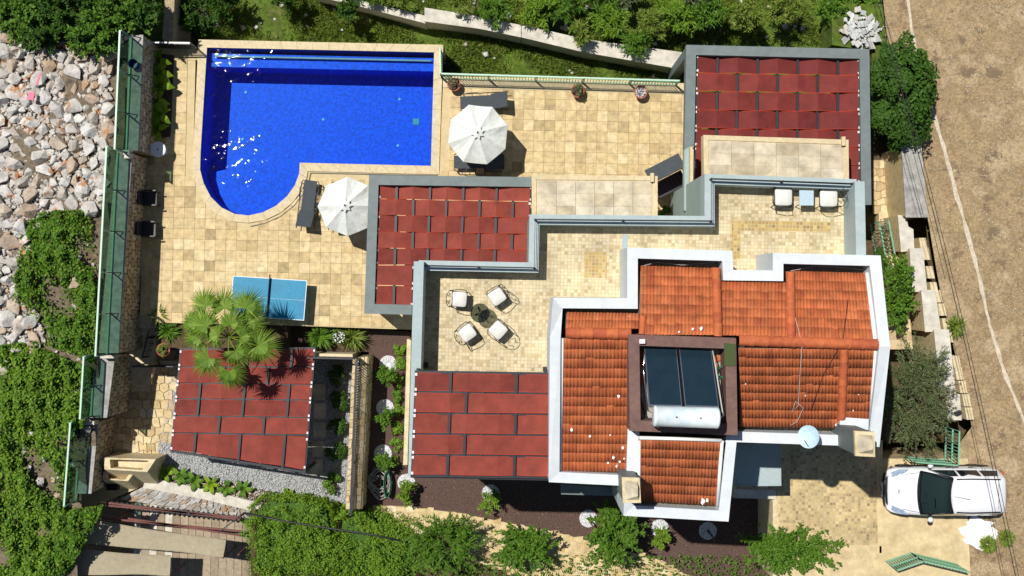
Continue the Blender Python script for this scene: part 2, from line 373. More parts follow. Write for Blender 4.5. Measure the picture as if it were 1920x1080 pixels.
def crown_points(c, r, n, clumps=26, cl=.36, shell=.55):
    """points gathered in clumps near the surface of an uneven ellipsoid"""
    c = np.array(c); r = np.array(r); d = RNG.normal(0, 1, (clumps, 3)); d[:, 2] = np.abs(d[:, 2]) * .9 - .15
    d /= np.linalg.norm(d, axis=1, keepdims=True); rad = RNG.uniform(shell, 1.0, (clumps, 1)); cc = d * rad
    cs = RNG.uniform(.6, 1.25, clumps) * cl
    k = RNG.integers(0, clumps, n); q = RNG.normal(0, 1, (n, 3)); q /= np.linalg.norm(q, axis=1, keepdims=True)
    q *= RNG.uniform(.35, 1, (n, 1)) ** .5
    p = cc[k] + q * cs[k][:, None]
    nn = q * .6 + cc[k] * .3 + np.array([0, 0, .7])
    return c + p * r, nn
def stem_crown(base, c, r, n, size, asp):
    """leaves set along many thin shoots that leave the middle of the plant: loose outline, gaps"""
    c = np.array(c); r = np.array(r); ns = max(14, n // 60); d = RNG.normal(0, 1, (ns, 3)); d[:, 2] = np.abs(d[:, 2]) * .8 - .1
    d /= np.linalg.norm(d, axis=1, keepdims=True); e = c + d * r * RNG.uniform(.55, 1.2, (ns, 1)); s0 = c + RNG.normal(0, .22, (ns, 3)) * r - np.array([0, 0, r[2] * .5])
    k = RNG.integers(0, ns, n); t = RNG.uniform(.2, 1.0, (n, 1)) ** .7; bow = np.array([0, 0, 1.]) * r[2] * .35
    p = s0[k] + (e[k] - s0[k]) * t + bow * np.sin(t * np.pi) * .6 + RNG.normal(0, .035, (n, 3))
    ax = (e - s0); ax /= np.linalg.norm(ax, axis=1, keepdims=True); A = ax[k] + RNG.normal(0, .75, (n, 3)); A[:, 2] *= .6; A /= np.linalg.norm(A, axis=1, keepdims=True)
    N = np.tile([0, 0, 1.], (n, 1)) + RNG.normal(0, .45, (n, 3)); N -= (N * A).sum(1, keepdims=True) * A; N /= np.linalg.norm(N, axis=1, keepdims=True)
    B = np.cross(N, A); L = size * RNG.uniform(.5, 1.35, (n, 1)); W_ = L * asp
    V = np.stack([p, p + A * L * .5 + B * W_ * .5, p + A * L - np.array([0, 0, 1.]) * L * .12, p + A * L * .5 - B * W_ * .5], 1).reshape(-1, 3)
    return V, np.arange(4 * n).reshape(-1, 4), s0, e
def plant(name, label, cat, base, c, r, n, size, leaf, clumps=26, cl=.36, asp=.5, group=None, trunk=.06, shell=.55, limbs=5, jit=.35, stem=False):
    t = thing(name, label, cat, base, group)
    if stem:
        V, F, s0, e = stem_crown(base, c, r, n, size, asp); link('crown', fast_mesh('crown', V, F, leaf), t)
        tw = MB()
        for a_, e_ in zip(s0, e): tw.tube([Vector(a_), (Vector(a_) + Vector(e_)) / 2 + Vector((0, 0, r[2] * .2)), Vector(e_)], [.012, .008, .004], 3, cap=False)
        tag(tw.build('twigs', 'bark', t), kind='stuff')
    else:
        pts, nn = crown_points(c, r, n, clumps, cl, shell)
        V, F = leaves(pts, nn, size, asp, jit); link('crown', fast_mesh('crown', V, F, leaf), t)
    b = MB(); b0, c0 = Vector(base), Vector(c)
    mid = b0.lerp(c0, .6)
    b.tube([b0, b0.lerp(mid, .5) + Vector((.03, .02, 0)), mid], [trunk, trunk * .8, trunk * .65], 6)
    for k in range(limbs):
        a = k * 2.4 + .5; e = c0 + Vector((math.cos(a) * r[0] * .6, math.sin(a) * r[1] * .6, r[2] * .25))
        b.tube([mid, mid.lerp(e, .5) + Vector((0, 0, .05)), e], [trunk * .6, trunk * .4, trunk * .15], 5)
    b.build('trunk', 'bark', t); return t
def stone_field(name, m, A, B, C, D, nu, nv, parent, gap=.12, thick=.03, jit=.3, mask=None, limit=300, joinname=None):
    """irregular stones on the quad A B C D (A-B is u): each one an object under parent"""
    A, B, C, D = map(Vector, (A, B, C, D)); nrm = (B - A).cross(D - A).normalized()
    rnd = random.Random(hash((nu, nv, round(A.x, 2))) & 0xffff)
    def at(u, v): return (A * (1 - u) + B * u) * (1 - v) + (D * (1 - u) + C * u) * v
    g = {}
    def vert(i, j):
        if (i, j) not in g:
            ju = rnd.uniform(-jit, jit) * (0 < i < 2 * nu); jv = rnd.uniform(-jit, jit) * (0 < j < nv)
            g[(i, j)] = ((i + ju * .9) / (2 * nu), (j + jv) / nv)
        return g[(i, j)]
    cnt = 0; rest = MB()
    for j in range(nv):
        o = j % 2
        for i in range(-1 if o else 0, nu):
            i0 = 2 * i + o
            ids = [(max(0, i0), j), (i0 + 1, j), (min(2 * nu, i0 + 2), j), (min(2 * nu, i0 + 2), j + 1), (i0 + 1, j + 1), (max(0, i0), j + 1)]
            ids = [q for q in ids if 0 <= q[0] <= 2 * nu]; ids = list(dict.fromkeys(ids))
            if len(ids) < 3: continue
            uv = [vert(*q) for q in ids]; cu = sum(q[0] for q in uv) / len(uv); cv = sum(q[1] for q in uv) / len(uv)
            pc = at(cu, cv)
            if mask and not mask(pc): continue
            h = thick * rnd.uniform(.6, 1.3)
            p3 = [at(*q) for q in uv]; sh = [p.lerp(pc, gap) for p in p3]; to = [p.lerp(pc, gap + .08) + nrm * h for p in p3]
            n = len(sh)
            fs = [tuple(range(n, 2 * n))] + [(k, (k + 1) % n, n + (k + 1) % n, n + k) for k in range(n)]
            if cnt < limit: MB().add(sh + to, fs).build(name, m, parent)
            else: rest.add(sh + to, fs)
            cnt += 1
    if rest.v: tag(rest.build(joinname or name + '_field', m, parent), kind='stuff')
    return cnt

# ------------------------------------------------------------------ setting: ground, slopes, road
ZT, ZD, ZW = 6.9, 1.5, -0.10                 # roof terrace, drive, water level
b = MB(); q = 300; b.poly([(-q, -q, -3.2), (q, -q, -3.2), (q, q, -3.2), (-q, q, -3.2)]); struct('ground', 'grass_ground', b)
def height_sheet(name, m, poly_px, z, zf, step=.35, kind='structure', amp=.12, seed=0):
    """uneven ground sheet inside a pixel polygon; zf(X, Y) gives its height"""
    pw = [(P(x, y, z).x, P(x, y, z).y) for x, y in poly_px]
    xs = np.arange(min(p[0] for p in pw), max(p[0] for p in pw) + step, step); ys = np.arange(min(p[1] for p in pw), max(p[1] for p in pw) + step, step)
    X, Y = np.meshgrid(xs, ys); Z = zf(X, Y) + amp * (np.sin(X * 1.7 + seed) * np.cos(Y * 1.3 + seed) + .5 * np.sin(X * 3.9 + Y * 2.7 + seed)) + RNG.normal(0, amp * .12, X.shape)
    V = np.stack([X.ravel(), Y.ravel(), Z.ravel()], 1); nx, ny = len(xs), len(ys)
    i, j = np.meshgrid(np.arange(nx - 1), np.arange(ny - 1)); a = (j * nx + i).ravel()
    F = np.stack([a, a + 1, a + nx + 1, a + nx], 1)
    cx = V[F].mean(1); keep = in_poly_np(pw, cx[:, 0], cx[:, 1])
    return tag(link(name, fast_mesh(name, V, F[keep], m, True)), kind=kind)
def west_z(X, Y): return np.clip(.9 + (np.asarray(Y) - 0.) * .13, -1.3, 1.3)
WEST = [(-400, -200), (290, -200), (262, 60), (238, 280), (212, 420), (196, 600), (178, 665), (165, 800), (140, 940), (100, 1300), (-400, 1300)]
height_sheet('rubble_slope', 'rubble_soil', WEST, .8, west_z, .3)
NORTH = [(255, -300), (1700, -300), (1700, 75), (1640, 260), (1290, 260), (1290, 200), (820, 165), (380, 95), (255, 130)]
height_sheet('lawn', 'grass_ground', NORTH, -1.6, lambda X, Y: -1.7 + 0 * X, .35, amp=.1, seed=2)
SOUTHG = [(470, 962), (700, 985), (1000, 1000), (1240, 1060), (1700, 1060), (1700, 1400), (470, 1400)]
height_sheet('garden_soil', 'soil', SOUTHG, -1.4, lambda X, Y: -1.4 + 0 * X, .4, amp=.06, seed=4)
def road_z(Y): return ZD - .03 - 0.055 * max(0.0, Y + 6.0)
b = MB(); rows = []
ledge = [(1650, -60), (1668, 120), (1690, 270), (1738, 400), (1765, 560), (1800, 700), (1822, 800), (1800, 830), (1792, 872), (1800, 985), (1812, 1100), (1820, 1300)]
for x, y in ledge:
    z = ZD - .03
    for _ in range(3): z = road_z(P(x, y, z).y)
    p = P(x, y, z); rows.append((p, Vector((60, p.y, z))))
for (a, c), (d, e) in zip(rows[:-1], rows[1:]): b.add([a, c, e, d], [(0, 3, 2, 1)])
struct('road', 'road', b)
b = MB(); pts = [(1697, -40), (1712, 70), (1741, 180), (1768, 270), (1792, 360), (1815, 440), (1838, 530), (1856, 610), (1880, 690), (1925, 800), (1960, 900)]
L_, R_ = [], []
for i in range(len(pts) - 1):
    for k in range(6):
        t = k / 6; x = pts[i][0] * (1 - t) + pts[i + 1][0] * t; y = pts[i][1] * (1 - t) + pts[i + 1][1] * t
        z = road_z(P(x, y, 1).y) + .012; w = random.uniform(2.2, 4.8); o = random.uniform(-1, 1)
        L_.append(P(x - w + o, y, z)); R_.append(P(x + w + o, y, z))
for i in range(len(L_) - 1): b.add([L_[i], L_[i + 1], R_[i + 1], R_[i]], [(0, 1, 2, 3)])
struct('road_edge_strip', 'road_strip', b)
# strip of ground between the villa and the road, under the steps
b = MB(); b.prism([P(x, y, -.35) for x, y in [(1600, 60), (1652, 60), (1700, 270), (1745, 405), (1815, 800), (1800, 830), (1600, 830)]], -2); struct('side_yard', 'soil', b)

# ------------------------------------------------------------------ pool
POOL = [(388, 89), (814, 98), (808, 311), (562, 305), (561, 325), (553, 347), (538, 368), (517, 386), (493, 398), (466, 404), (440, 401), (415, 389), (395, 369), (382, 344), (375, 318), (376, 285)]
COPE = [(372, 74), (831, 84), (823, 327), (577, 321), (575, 333), (566, 356), (549, 379), (525, 399), (498, 412), (466, 418), (434, 415), (406, 402), (384, 380), (369, 351), (361, 319), (363, 270)]
pool = thing('swimming_pool', 'blue mosaic swimming pool with a rounded end and pale stone rim', 'pool', P(600, 230, 0))
pw = [P(x, y, .03) for x, y in POOL]; cw = [P(x, y, .03) for x, y in COPE]
n = len(POOL)
def resample(a, b, L):
    k = max(1, int(round((b - a).length / L))); return k
for i in range(n):                                 # coping stones, one by one
    a, a2, c, c2 = pw[i], pw[(i + 1) % n], cw[i], cw[(i + 1) % n]
    k = resample(c, c2, .62)
    for j in range(k):
        g = .004 / max(.1, (c2 - c).length)
        t0, t1 = j / k + g, (j + 1) / k - g
        MB().prism([a.lerp(a2, t0), a.lerp(a2, t1), c.lerp(c2, t1), c.lerp(c2, t0)], -.06).build('coping_stone', 'coping', pool)
b = MB()                                            # outer drop wall on the lawn side
ring_wall(b, [P(372, 74, 0) + Vector((0, .0, -.01)), P(831, 84, 0) + Vector((0, 0, -.01))], .28, -2.0); b.build('outer_wall', 'beige_plaster', pool)
m = mat('pool_mosaic_ripple_light', [(.0, .045, .44), (.0, .11, .70), (.0, .06, .54), (.0, .15, .80)], scale=6, rough=.5, mott=.55, mscale=9)  # blue mosaic tones, with rippling water light painted in as fine mottling
def zpool(v): return Vector((v.x, v.y, 0))
b = MB(); ZF = -1.55
wl = [Vector((p.x, p.y, -.02)) for p in pw]
for i in range(n):
    a, c = wl[i], wl[(i + 1) % n]
    b.add([a, c, Vector((c.x, c.y, ZF)), Vector((a.x, a.y, ZF))], [(0, 3, 2, 1)])
b.add([Vector((p.x, p.y, ZF)) for p in wl][::-1], [tuple(range(n))]); b.build('basin', 'pool_mosaic_ripple_light', pool)
b = MB()                                            # shallow ledge along the far edge and its weir wall
e0, e1 = P(389, 91, 0), P(813, 100, 0); dn = Vector((.02, -1, 0)).normalized()
b.prism([e0 + dn * .12 + Vector((.02, 0, -.3)), e1 + dn * .12 + Vector((-.02, 0, -.3)), e1 + dn * .62 + Vector((-.02, 0, -.3)), e0 + dn * .62 + Vector((.02, 0, -.3))], ZF)
b.build('ledge', 'pool_mosaic_ripple_light', pool)
b = MB(); b.prism([e0 + dn * .22 + Vector((.25, 0, -.13)), e1 + dn * .22 + Vector((-.1, 0, -.13)), e1 + dn * .28 + Vector((-.1, 0, -.13)), e0 + dn * .28 + Vector((.25, 0, -.13))], -.3)
b.build('weir', 'coping', pool)
b = MB()                                            # shallow steps filling the rounded end
st = [(563, 312), (561, 328), (552, 349), (537, 369), (516, 387), (492, 399), (466, 405), (440, 402), (415, 390), (395, 370), (383, 346), (378, 320), (430, 308)]
ctr = P(466, 330, 0)
for f, z in ((1.0, -.95), (.82, -1.2)):
    b.prism([Vector((ctr.x + (P(x, y, 0).x - ctr.x) * f * .985, ctr.y + (P(x, y, 0).y - ctr.y) * f * .985 , z)) for x, y in st], ZF + .002)
b.build('steps', 'pool_mosaic_ripple_light', pool)
for (x, y) in ((606, 224), (749, 186), (746, 273), (461, 173), (455, 261)): MB().lathe(P(x, y, ZF + .01), [(.05, 0), (.05, .02)], 10).build('floor_inlet', 'pale_green_metal', pool)
MB().box(P(780, 228, ZF + .015), (.24, .24, .03)).build('drain_grate', 'green_metal', pool)
w = bpy.data.materials.new('water'); w.use_nodes = True; nn, ll = w.node_tree.nodes, w.node_tree.links; nn.remove(nn['Principled BSDF'])
tr = nn.new('ShaderNodeBsdfTransparent'); tr.inputs[0].default_value = (.42, .72, .98, 1)
gl = nn.new('ShaderNodeBsdfGlossy'); gl.inputs['Roughness'].default_value = .03
fr = nn.new('ShaderNodeFresnel'); fr.inputs[0].default_value = 1.33
g = nn.new('ShaderNodeNewGeometry'); hs = []
for sc_, dt in ((3.0, 0), (8.0, 1)):
    t = nn.new('ShaderNodeTexNoise'); t.inputs['Scale'].default_value = sc_; t.inputs['Detail'].default_value = dt; t.inputs['Distortion'].default_value = .8
    ll.new(g.outputs['Position'], t.inputs['Vector']); hs.append(t)
ad = nn.new('ShaderNodeMath'); ad.operation = 'MULTIPLY_ADD'; ll.new(hs[1].outputs[0], ad.inputs[0]); ad.inputs[1].default_value = .14; ll.new(hs[0].outputs[0], ad.inputs[2])
bp = nn.new('ShaderNodeBump'); bp.inputs['Strength'].default_value = .75; bp.inputs['Distance'].default_value = .055; # breeze and inlet jets ruffle the water more in two places
def ruffle(c, r):
    ds = nn.new('ShaderNodeVectorMath'); ds.operation = 'DISTANCE'; ll.new(g.outputs['Position'], ds.inputs[0]); ds.inputs[1].default_value = c
    mr = nn.new('ShaderNodeMapRange'); mr.interpolation_type = 'SMOOTHSTEP'; mr.inputs[1].default_value = r; mr.inputs[2].default_value = r * .15; mr.inputs[3].default_value = 0; mr.inputs[4].default_value = 1
    ll.new(ds.outputs['Value'], mr.inputs[0]); return mr.outputs[0]
r1, r2 = ruffle(tuple(P(448, 305, ZW)), 1.9), ruffle(tuple(P(455, 105, ZW)), 1.5)
sm_ = nn.new('ShaderNodeMath'); sm_.operation = 'MAXIMUM'; ll.new(r1, sm_.inputs[0]); ll.new(r2, sm_.inputs[1])
ma = nn.new('ShaderNodeMath'); ma.operation = 'MULTIPLY_ADD'; ll.new(sm_.outputs[0], ma.inputs[0]); ma.inputs[1].default_value = .85; ma.inputs[2].default_value = .26
hm = nn.new('ShaderNodeMath'); hm.operation = 'MULTIPLY'; ll.new(ad.outputs[0], hm.inputs[0]); ll.new(ma.outputs[0], hm.inputs[1]); ll.new(hm.outputs[0], bp.inputs['Height'])
ll.new(bp.outputs[0], gl.inputs['Normal']); ll.new(bp.outputs[0], fr.inputs['Normal'])
mx = nn.new('ShaderNodeMixShader'); ll.new(fr.outputs[0], mx.inputs[0]); ll.new(tr.outputs[0], mx.inputs[1]); ll.new(gl.outputs[0], mx.inputs[2])
ll.new(mx.outputs[0], nn['Material Output'].inputs[0]); MT['water'] = w
b = MB(); b.poly([Vector((p.x, p.y, ZW)) for p in pw][::-1]); o = b.build('pool_water', 'water'); tag(o, kind='structure')

# ------------------------------------------------------------------ pool deck of square travertine tiles
DECK = [(286, 88), (368, 88), (372, 74), (831, 84), (829, 148), (1285, 163), (1300, 300), (1300, 420), (760, 600), (768, 618), (300, 605), (262, 590), (272, 440), (280, 250)]
bed_px = [(285, 100), (327, 104), (319, 255), (280, 262)]
deck_w = [(P(x, y).x, P(x, y).y) for x, y in DECK]; cope_w = [(p.x, p.y) for p in cw]
bed_w = [(P(x, y).x, P(x, y).y) for x, y in bed_px]
b = MB(); sub = [P(x, y, -.03) for x, y in DECK]
# base slab with the pool cut out: a keyhole polygon is avoided by building four pieces round the pool
for piece in ([(286, 88), (367, 88), (363, 270), (361, 319), (369, 351), (384, 380), (406, 402), (434, 415), (466, 418), (466, 608), (300, 605), (262, 590), (272, 440), (280, 250)],
              [(466, 418), (498, 412), (525, 399), (549, 379), (566, 356), (575, 333), (577, 321), (823, 327), (831, 148), (1285, 163), (1300, 300), (1300, 420), (1000, 500), (770, 618), (466, 608)]):
    b.prism([P(x, y, -.025) for x, y in piece], -.5)
deck = struct('pool_deck', 'joint', b)
ang = R(-1.2); ca, sa = math.cos(ang), math.sin(ang); tw = .395
o0 = P(831, 330); cand = []
blk = [(690, 334), (996, 334), (1000, 404), (1300, 404), (1300, 420), (770, 500), (775, 560), (690, 560)]   # under the villa: nothing shows
blk_w = [(P(x, y).x, P(x, y).y) for x, y in blk]
for i in range(-60, 40):
    for j in range(-30, 30):
        u, v = i * tw, j * tw + (.0 if i % 7 else 0); x = o0.x + ca * u - sa * v; y = o0.y + sa * u + ca * v
        cs = [(x + ca * du - sa * dv, y + sa * du + ca * dv) for du, dv in ((-.19, -.19), (.19, -.19), (.19, .19), (-.19, .19))]
        k = sum(inside(deck_w, *c) for c in cs)
        if k == 0 or (k < 4 and not inside(deck_w, x, y)): continue
        inc = sum(inside(cope_w, *c) for c in cs)
        if inc == 4 or (inc > 1): continue
        if sum(inside(bed_w, *c) for c in cs) > 1 or inside(blk_w, x, y): continue
        cand.append((x, y))
tm = MB(); hw = tw / 2 - .004
tm.add([(-hw, -hw, 0), (hw, -hw, 0), (hw, hw, 0), (-hw, hw, 0), (-hw, -hw, -.03), (hw, -hw, -.03), (hw, hw, -.03), (-hw, hw, -.03)], [(0, 1, 2, 3), (0, 4, 5, 1), (1, 5, 6, 2), (2, 6, 7, 3), (3, 7, 4, 0)])
tile_me = tm.mesh('deck_tile', 'travertine')
random.shuffle(cand)
cand.sort(key=lambda c: (c[0] < -12.9))             # the shaded strip along the wall comes last
rest = MB()
for k, (x, y) in enumerate(cand):
    z = random.uniform(-.003, .002)
    if k < 300:
        o = link('deck_tile', tile_me, deck); o.location = (x, y, z); o.rotation_euler = (0, 0, ang + random.choice((0, 1, 2, 3)) * math.pi / 2)
    else:
        Mx = Matrix.Translation((x, y, z)) @ Matrix.Rotation(ang, 4, 'Z'); rest.add([Mx @ Vector(p) for p in tm.v], tm.f)
if rest.v: tag(rest.build('deck_tile_field', 'travertine', deck), kind='stuff')
for k in range(24):
    u0, u1 = k / 24 + .0008, (k + 1) / 24 - .0008; L2 = lambda a, c, u: (a[0] + (c[0] - a[0]) * u, a[1] + (c[1] - a[1]) * u)
    MB().prism([P(*L2((830, 143), (1286, 156), u0), .015), P(*L2((830, 143), (1286, 156), u1), .015), P(*L2((830, 164), (1286, 177), u1), .015), P(*L2((830, 164), (1286, 177), u0), .015)], -.3).build('edge_stone', 'coping', deck)
b = MB()                                            # narrow drain slot running round the pool rim
sl = [P(x, y, .012) for x, y in [(828, 90), (820, 330), (583, 325), (580, 338), (570, 362), (552, 386), (527, 406), (498, 419), (470, 425)]]
inn = offset_line(sl, .03, False)
for i in range(len(sl) - 1): b.add([sl[i], sl[i + 1], inn[i + 1], inn[i]], [(0, 1, 2, 3)])
b.build('drain_slot', 'black_metal', deck)
# ------------------------------------------------------------------ villa
villa = thing('villa', 'villa with roof terrace, white parapets and orange tiled roof', 'house', P(1150, 640, 0))
ZP, ZS = 7.65, 8.1                                   # top of the railed parapet, top of the plain terrace walls
foot = [(776, 490, ZS), (991, 492, ZP), (993, 402, ZP), (1321, 405, ZP), (1321, 326, ZP), (1620, 338, ZS), (1649, 838, 9.2), (1381, 830, 9.2), (1366, 978, 9.0), (1169, 967, 9.0), (1171, 911, 9.2), (1029, 904, 9.2), (765, 895, ZS)]
fp = [Vector((P(*q).x, P(*q).y, ZT)) for q in foot]
b = MB(); b.prism(fp, -1.0); b.mi[0] = 1; b.build('lower_wall', ['wall_grey', 'mosaic_terrace'], villa)
def inlay(pts):
    b = MB(); b.poly([P(x, y, ZT + .004) for x, y in pts][::-1]); b.build('floor_inlay', 'mosaic_inlay', villa)
inlay([(1096, 472), (1138, 473), (1137, 521), (1095, 520)])
inlay([(1372, 414), (1558, 416), (1558, 434), (1388, 432), (1387, 486), (1371, 486)])
b = MB(); b.poly([P(x, y, ZT + .004) for x, y in [(1167, 440), (1178, 440), (1177, 480), (1166, 480)]][::-1]); b.build('floor_strip', 'pale_grey_paint', villa)
b = MB()
n_in = ring_wall(b, [P(785, 488, ZP), P(991, 492, ZP), P(993, 402, ZP), P(1321, 405, ZP), P(1321, 326, ZP), P(1606, 336, ZP)], .31, ZT - .02)
b.build('railed_parapet', 'pale_grey_paint', villa)
b = MB(); ring_wall(b, [P(765, 893, ZS), P(776, 490, ZS)], .30, ZT - .02); b.build('west_terrace_wall', 'pale_grey_paint', villa)
b = MB(); ring_wall(b, [P(1621, 340, ZS), P(1624, 482, ZS)], .30, ZT - .02); b.build('east_terrace_wall', 'pale_grey_paint', villa)
def rail_line(pts, z, name, posts, m='black_metal', r=.022, gap=.13, hh=.3, par=None):
    pts = [Vector((p.x, p.y, z)) for p in pts]; ro = par or villa
    MB().tube([p + Vector((0, 0, hh)) for p in pts], r, 6).build(name, m, ro)
    MB().tube([p + Vector((0, 0, hh - gap)) for p in pts], r * .85, 6).build(name, m, ro)
    for p in posts: MB().tube([Vector((p.x, p.y, z - .05)), Vector((p.x, p.y, z + hh))], r * 1.5, 6).build('rail_post', m, ro)
mid = offset_line([P(785, 488, ZP), P(991, 492, ZP), P(993, 402, ZP), P(1321, 405, ZP), P(1321, 326, ZP), P(1606, 336, ZP)], .17, False)
mid[0] = mid[0] + Vector((.12, 0, 0)); mid[-1] = mid[-1] - Vector((.15, 0, 0))
rail_line(mid, ZP, 'terrace_handrail', mid + [mid[0].lerp(mid[1], .5), mid[2].lerp(mid[3], .5), mid[4].lerp(mid[5], .5)])
# upper storey: solid core, white parapet ring with gables
RP = [(1037, 558, 9.2), (1176, 559, 9.2), (1176, 464, 9.2), (1373, 470, 9.2), (1375, 506, 9.2), (1449, 507, 9.2), (1449, 474, 9.2), (1651, 479, 9.2), (1669, 650, 10.0), (1649, 838, 9.2), (1381, 829, 9.2), (1366, 978, 9.0), (1169, 967, 9.0), (1171, 911, 9.2), (1029, 904, 9.2), (1031, 632, 9.9)]
rp = [P(*q) for q in RP]
core = offset_line(rp, .04, True)
b = MB(); b.prism([Vector((p.x, p.y, 8.5)) for p in core], ZT - .03); b.mi[0] = 1; b.build('upper_wall', ['white_paint', 'gutter'], villa)
b = MB(); ring_wall(b, rp, .31, ZT + .002, True); b.build('white_parapet', 'white_paint', villa)
MB().prism([P(x, y, 9.25) for x, y in [(1177, 803), (1199, 805), (1197, 886), (1175, 884)]], 8.4).build('inner_parapet', 'white_paint', villa)
MB().prism([P(x, y, 9.22) for x, y in [(1575, 782), (1629, 786), (1628, 806), (1575, 803)]], 8.4).build('chimney_flashing', 'white_paint', villa)
# brown-capped well that holds the solar heater
bx = [P(x, y, 10.1) for x, y in [(1178, 627), (1380, 634), (1383, 816), (1181, 808)]]
b = MB(); ring_wall(b, bx, .31, 8.45, True); b.build('heater_well_wall', 'brown_cap', villa)
b = MB(); b.prism([Vector((p.x, p.y, 9.3)) for p in offset_line(bx, .3, True)], 8.46); b.build('heater_well_floor', 'concrete', villa)
MB().prism([P(x, y, 10.14) for x, y in [(1358, 643), (1379, 645), (1379, 686), (1358, 686)]], 10.105).build('green_cover', 'leaf_olive', villa)
# roof tiles: two rolls each, laid in rows
nc = 9; tb = MB(); w_, l_ = .2, .33
for r_ in range(3):
    for c in range(nc):
        x = -w_ / 2 + w_ * c / (nc - 1); z = .015 * math.cos(2 * math.pi * 2 * c / (nc - 1)) * -1
        tb.v.append((x, (.0, l_, l_)[r_], z + (.03, .038, .018)[r_]))
for r_ in range(2):
    for c in range(nc - 1): tb.f.append((r_ * nc + c, (r_ + 1) * nc + c, (r_ + 1) * nc + c + 1, r_ * nc + c + 1)); tb.mi.append(0); tb.smooth.append(r_ == 0)
tile_m = tb.mesh('roof_tile', 'roof_tile')
SL = [((1058, 634), (1181, 634), (1175, 882), (1054, 880), 9.75, 8.9, 1), ((1385, 652), (1640, 655), (1632, 800), (1387, 797), 9.75, 9.0, 1),
      ((1199, 822), (1352, 826), (1343, 944), (1199, 936), 9.5, 8.85, 1),
      ((1345, 629), (1200, 628), (1201, 501), (1344, 506), 9.75, 8.85, 0), ((1480, 633), (1348, 629), (1349, 530), (1480, 533), 9.75, 9.05, 0),
      ((1639, 638), (1483, 633), (1483, 511), (1624, 515), 9.75, 8.85, 0), ((1198, 617), (1061, 617), (1063, 588), (1198, 590), 9.75, 9.52, 0)]
cnt = 0; rest = MB()
for (a, c, d, e, z0, z1, sng) in SL:
    A, B, C, D = P(*a, z0), P(*c, z0), P(*d, z1), P(*e, z1)
    nu = max(2, round((B - A).length / .2)); nv = max(1, round((D - A).length / .285))
    ctr_z = []
    MB().prism([A - Vector((0, 0, .03)), B - Vector((0, 0, .03)), C - Vector((0, 0, .03)), D - Vector((0, 0, .03))], 8.47).build('roof_deck', 'gutter', villa)
    for j in range(nv):
        for i in range(nu):
            u = (i + .5) / nu; v0, v1 = j / nv, (j + 1) / nv
            p0 = A.lerp(B, u).lerp(D.lerp(C, u), v0); p1 = A.lerp(B, u).lerp(D.lerp(C, u), v1)
            y = (p1 - p0).normalized(); x = (B - A).normalized(); z = x.cross(y)
            if z.z < 0: x = -x; z = -z
            z = x.cross(y).normalized(); x = y.cross(z)
            wd = ((A.lerp(D, v0) - B.lerp(C, v0)).length / nu) / w_; ln = (p1 - p0).length * 1.12 / l_
            m4 = Matrix((x * wd, y * ln, z)).transposed().to_4x4()
            m4.translation = p0 + z * random.uniform(-.004, .006)
            if sng and cnt < 300:
                o = link('roof_tile', tile_m, villa); o.matrix_basis = m4; cnt += 1
            else:
                k = len(rest.v); rest.v += [tuple(m4 @ Vector(q)) for q in tb.v]
                for f in tb.f: rest.f.append(tuple(t + k for t in f)); rest.mi.append(0)
                rest.smooth += tb.smooth
tag(rest.build('roof_tile_field', 'roof_tile', villa), kind='stuff')
def ridge(a, c, z0, z1, r=.13):
    A, B = P(*a, z0), P(*c, z1); n = max(1, round((B - A).length / .38)); d = (B - A).normalized()
    for k in range(n):
        p, q = A.lerp(B, k / n), A.lerp(B, (k + 1) / n) + d * .05
        up = Vector((0, 0, 1)); s = d.cross(up).normalized(); vs = []; N = 7
        for (pt, rr) in ((p, r * .86), (q, r)):
            for i in range(N): an = math.pi * i / (N - 1); vs.append(pt + s * math.cos(an) * rr + up * (math.sin(an) * rr * .95 + .05))
        mb = MB(); mb.sm = True; mb.add(vs, [(i, i + 1, N + i + 1, N + i) for i in range(N - 1)]); mb.build('ridge_tile', 'ridge_tile', villa)
ridge((1060, 624), (1179, 626), 9.78, 9.78, .17); ridge((1384, 638), (1641, 646), 9.78, 9.78, .17)
ridge((1346, 630), (1342, 505), 9.78, 8.96, .14); ridge((1483, 634), (1481, 513), 9.78, 8.96, .14)
ridge((1203, 626), (1205, 595), 9.74, 9.5, .1); ridge((1582, 655), (1577, 784), 9.8, 9.1, .13)
def chimney(bpx, cpx, z0, z1):
    t = [P(x, y, z1) for x, y in cpx]; c = sum(t, Vector()) / 4
    MB().prism([c + (p - c) * .93 + Vector((0, 0, -.12)) for p in t], z0).build('chimney_stack', 'grey_paint', villa)
    cp = MB().prism(t, z1 - .12).build('chimney_cap', 'stone_cut', villa)
    b = MB(); q = [c + (p - c) * .74 + Vector((0, 0, .012)) for p in t]
    r0, r1 = c + (t[0] - c) * .0 + Vector((.16, .12, .2)), c + Vector((.16, -.12, .2))
    b.add(q + [r0, r1], [(0, 4, 1), (1, 4, 5, 2), (2, 5, 3), (3, 5, 4, 0)]); b.build('cap_crown', 'slab_stone', cp)
chimney(None, [(1166, 895), (1199, 896), (1202, 943), (1168, 943)], 6.5, 10.6)
chimney(None, [(1602, 808), (1640, 810), (1641, 857), (1604, 855)], 6.5, 10.9)
MB().prism([P(x, y, 8.6) for x, y in [(1168, 944), (1188, 945), (1188, 968), (1168, 967)]], ZT).build('chimney_base', 'grey_paint', villa)
